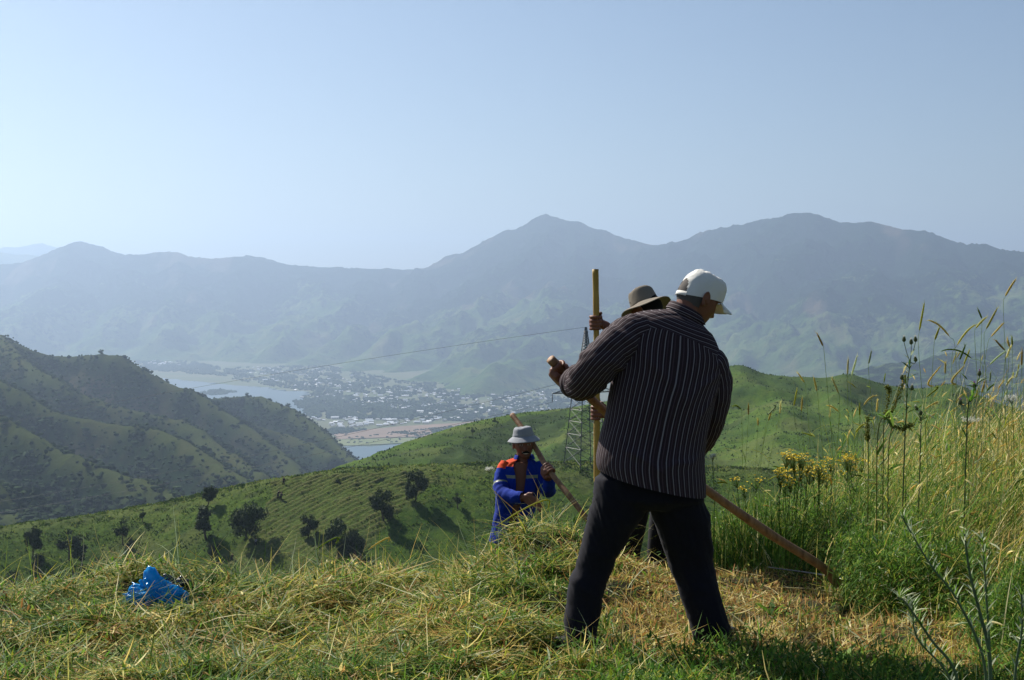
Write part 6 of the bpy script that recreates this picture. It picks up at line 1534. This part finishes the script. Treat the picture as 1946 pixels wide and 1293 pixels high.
# ---- tufts that roughen the two green hills
def hill_tufts():
    rng = np.random.default_rng(4); X, Y, Z, PX = g1; s0 = X.shape[0] // 2 - 22; Xs, Ys, Zs, Ps = X[s0:s0 + 190], Y[s0:s0 + 190], Z[s0:s0 + 190], PX[s0:s0 + 190]
    n = 110000; r = rng.integers(0, Xs.shape[0] - 1, n); c = rng.integers(0, Xs.shape[1] - 1, n); u, v = rng.random(n), rng.random(n)
    P = np.stack([Xs[r, c] * (1 - u) + Xs[r, c + 1] * u, Ys[r, c] * (1 - v) + Ys[r + 1, c] * v, np.minimum(Zs[r, c], Zs[r + 1, c]) - .05], -1)
    qx, qy = proj(P); m = in_poly(qx, qy, mown); cl = fbm(P[:, 0] / 3.2, P[:, 1] / 2.6, 8, 3); k = (rng.random(n) < np.where(m, .55, .15 + 1.2 * sstep(.42, .62, cl))) & (qy < 1125); P, m, cl = P[k], m[k], cl[k]; n = len(P)
    col = np.ones((n, 4)); base = np.where(rng.random((n, 1)) < .28, np.array([[.15, .17, .035]]), np.array([[.065, .11, .016]])); base = np.where(cl[:, None] > .62, np.array([[.028, .055, .010]]), base); base = np.where(m[:, None], np.array([[.10, .105, .035]]), base)
    col[:, :3] = base * rng.uniform(.6, 1.3, (n, 1)); h = rng.uniform(.18, .55, n) * np.where(m, .6, 1)
    V, F_, cc, _ = blades(rng, P, h, rng.uniform(.25, .6, n), rng.uniform(0, 6.28, n), rng.uniform(0, .5, n), .5, col, 1, wide=([0, 1], [1, .25])); A = Acc().add(V, F_, col=cc)
    stuff('hill_grass_tufts', A, 'rough grass tufts covering the mown hillside across the gully', 'grass')
hill_tufts()
def far_hill_tufts():
    rng = np.random.default_rng(14); X, Y, Z = g2; n = 130000; r = rng.integers(0, X.shape[0] - 1, n); c = rng.integers(0, X.shape[1] - 1, n); u, v = rng.random(n), rng.random(n)
    P = np.stack([X[r, c] * (1 - u) + X[r, c + 1] * u, Y[r, c] * (1 - v) + Y[r + 1, c] * v, np.minimum(Z[r, c], Z[r + 1, c]) - .08], -1); qx, qy = proj(P)
    cl = fbm(P[:, 0] / 8, P[:, 1] / 5, 8, 4); k = (rng.random(n) < .1 + 1.2 * sstep(.44, .62, cl)) & (qy < 905) & (P[:, 1] < 800); P, cl = P[k], cl[k]; n = len(P)
    col = np.ones((n, 4)); base = np.where(rng.random((n, 1)) < .25, np.array([[.09, .11, .03]]), np.array([[.04, .07, .014]])); base = np.where(cl[:, None] > .60, np.array([[.022, .045, .010]]), base)
    col[:, :3] = base * rng.uniform(.6, 1.3, (n, 1)); h = rng.uniform(.25, .8, n) * np.where(cl > .6, 1.4, 1)
    V, F_, cc, _ = blades(rng, P, h, rng.uniform(.4, 1.1, n), rng.uniform(0, 6.28, n), rng.uniform(0, .5, n), .5, col, 1, wide=([0, 1], [1, .3])); A = Acc().add(V, F_, col=cc)
    stuff('green_hill_tufts', A, 'rough grass and low scrub covering the farther green hill', 'grass')
far_hill_tufts()
# ================================================================ the air
def haze_box():
    x0, x1, y0, y1, z0, z1 = -14000, 14000, -300, 21500, -445, 860
    V = [(x, y, z) for x in (x0, x1) for y in (y0, y1) for z in (z0, z1)]
    me = bpy.data.meshes.new('haze')
    me.from_pydata(V, [], [(0, 1, 3, 2), (4, 6, 7, 5), (0, 4, 5, 1), (2, 3, 7, 6), (0, 2, 6, 4), (1, 5, 7, 3)])
    m = bpy.data.materials.new('haze'); m.use_nodes = True; t = m.node_tree; t.nodes.clear()
    out = t.nodes.new('ShaderNodeOutputMaterial'); v = t.nodes.new('ShaderNodeVolumePrincipled')
    v.inputs['Color'].default_value = (0.56, 0.735, 1.0, 1); v.inputs['Density'].default_value = HAZE
    v.inputs['Anisotropy'].default_value = 0.5
    t.links.new(v.outputs[0], out.inputs['Volume'])
    ob = link('haze', me, m); tag(ob, 'pale blue summer haze filling the valley air', 'haze', kind='stuff')
HAZE = 1.0e-4
haze_box()
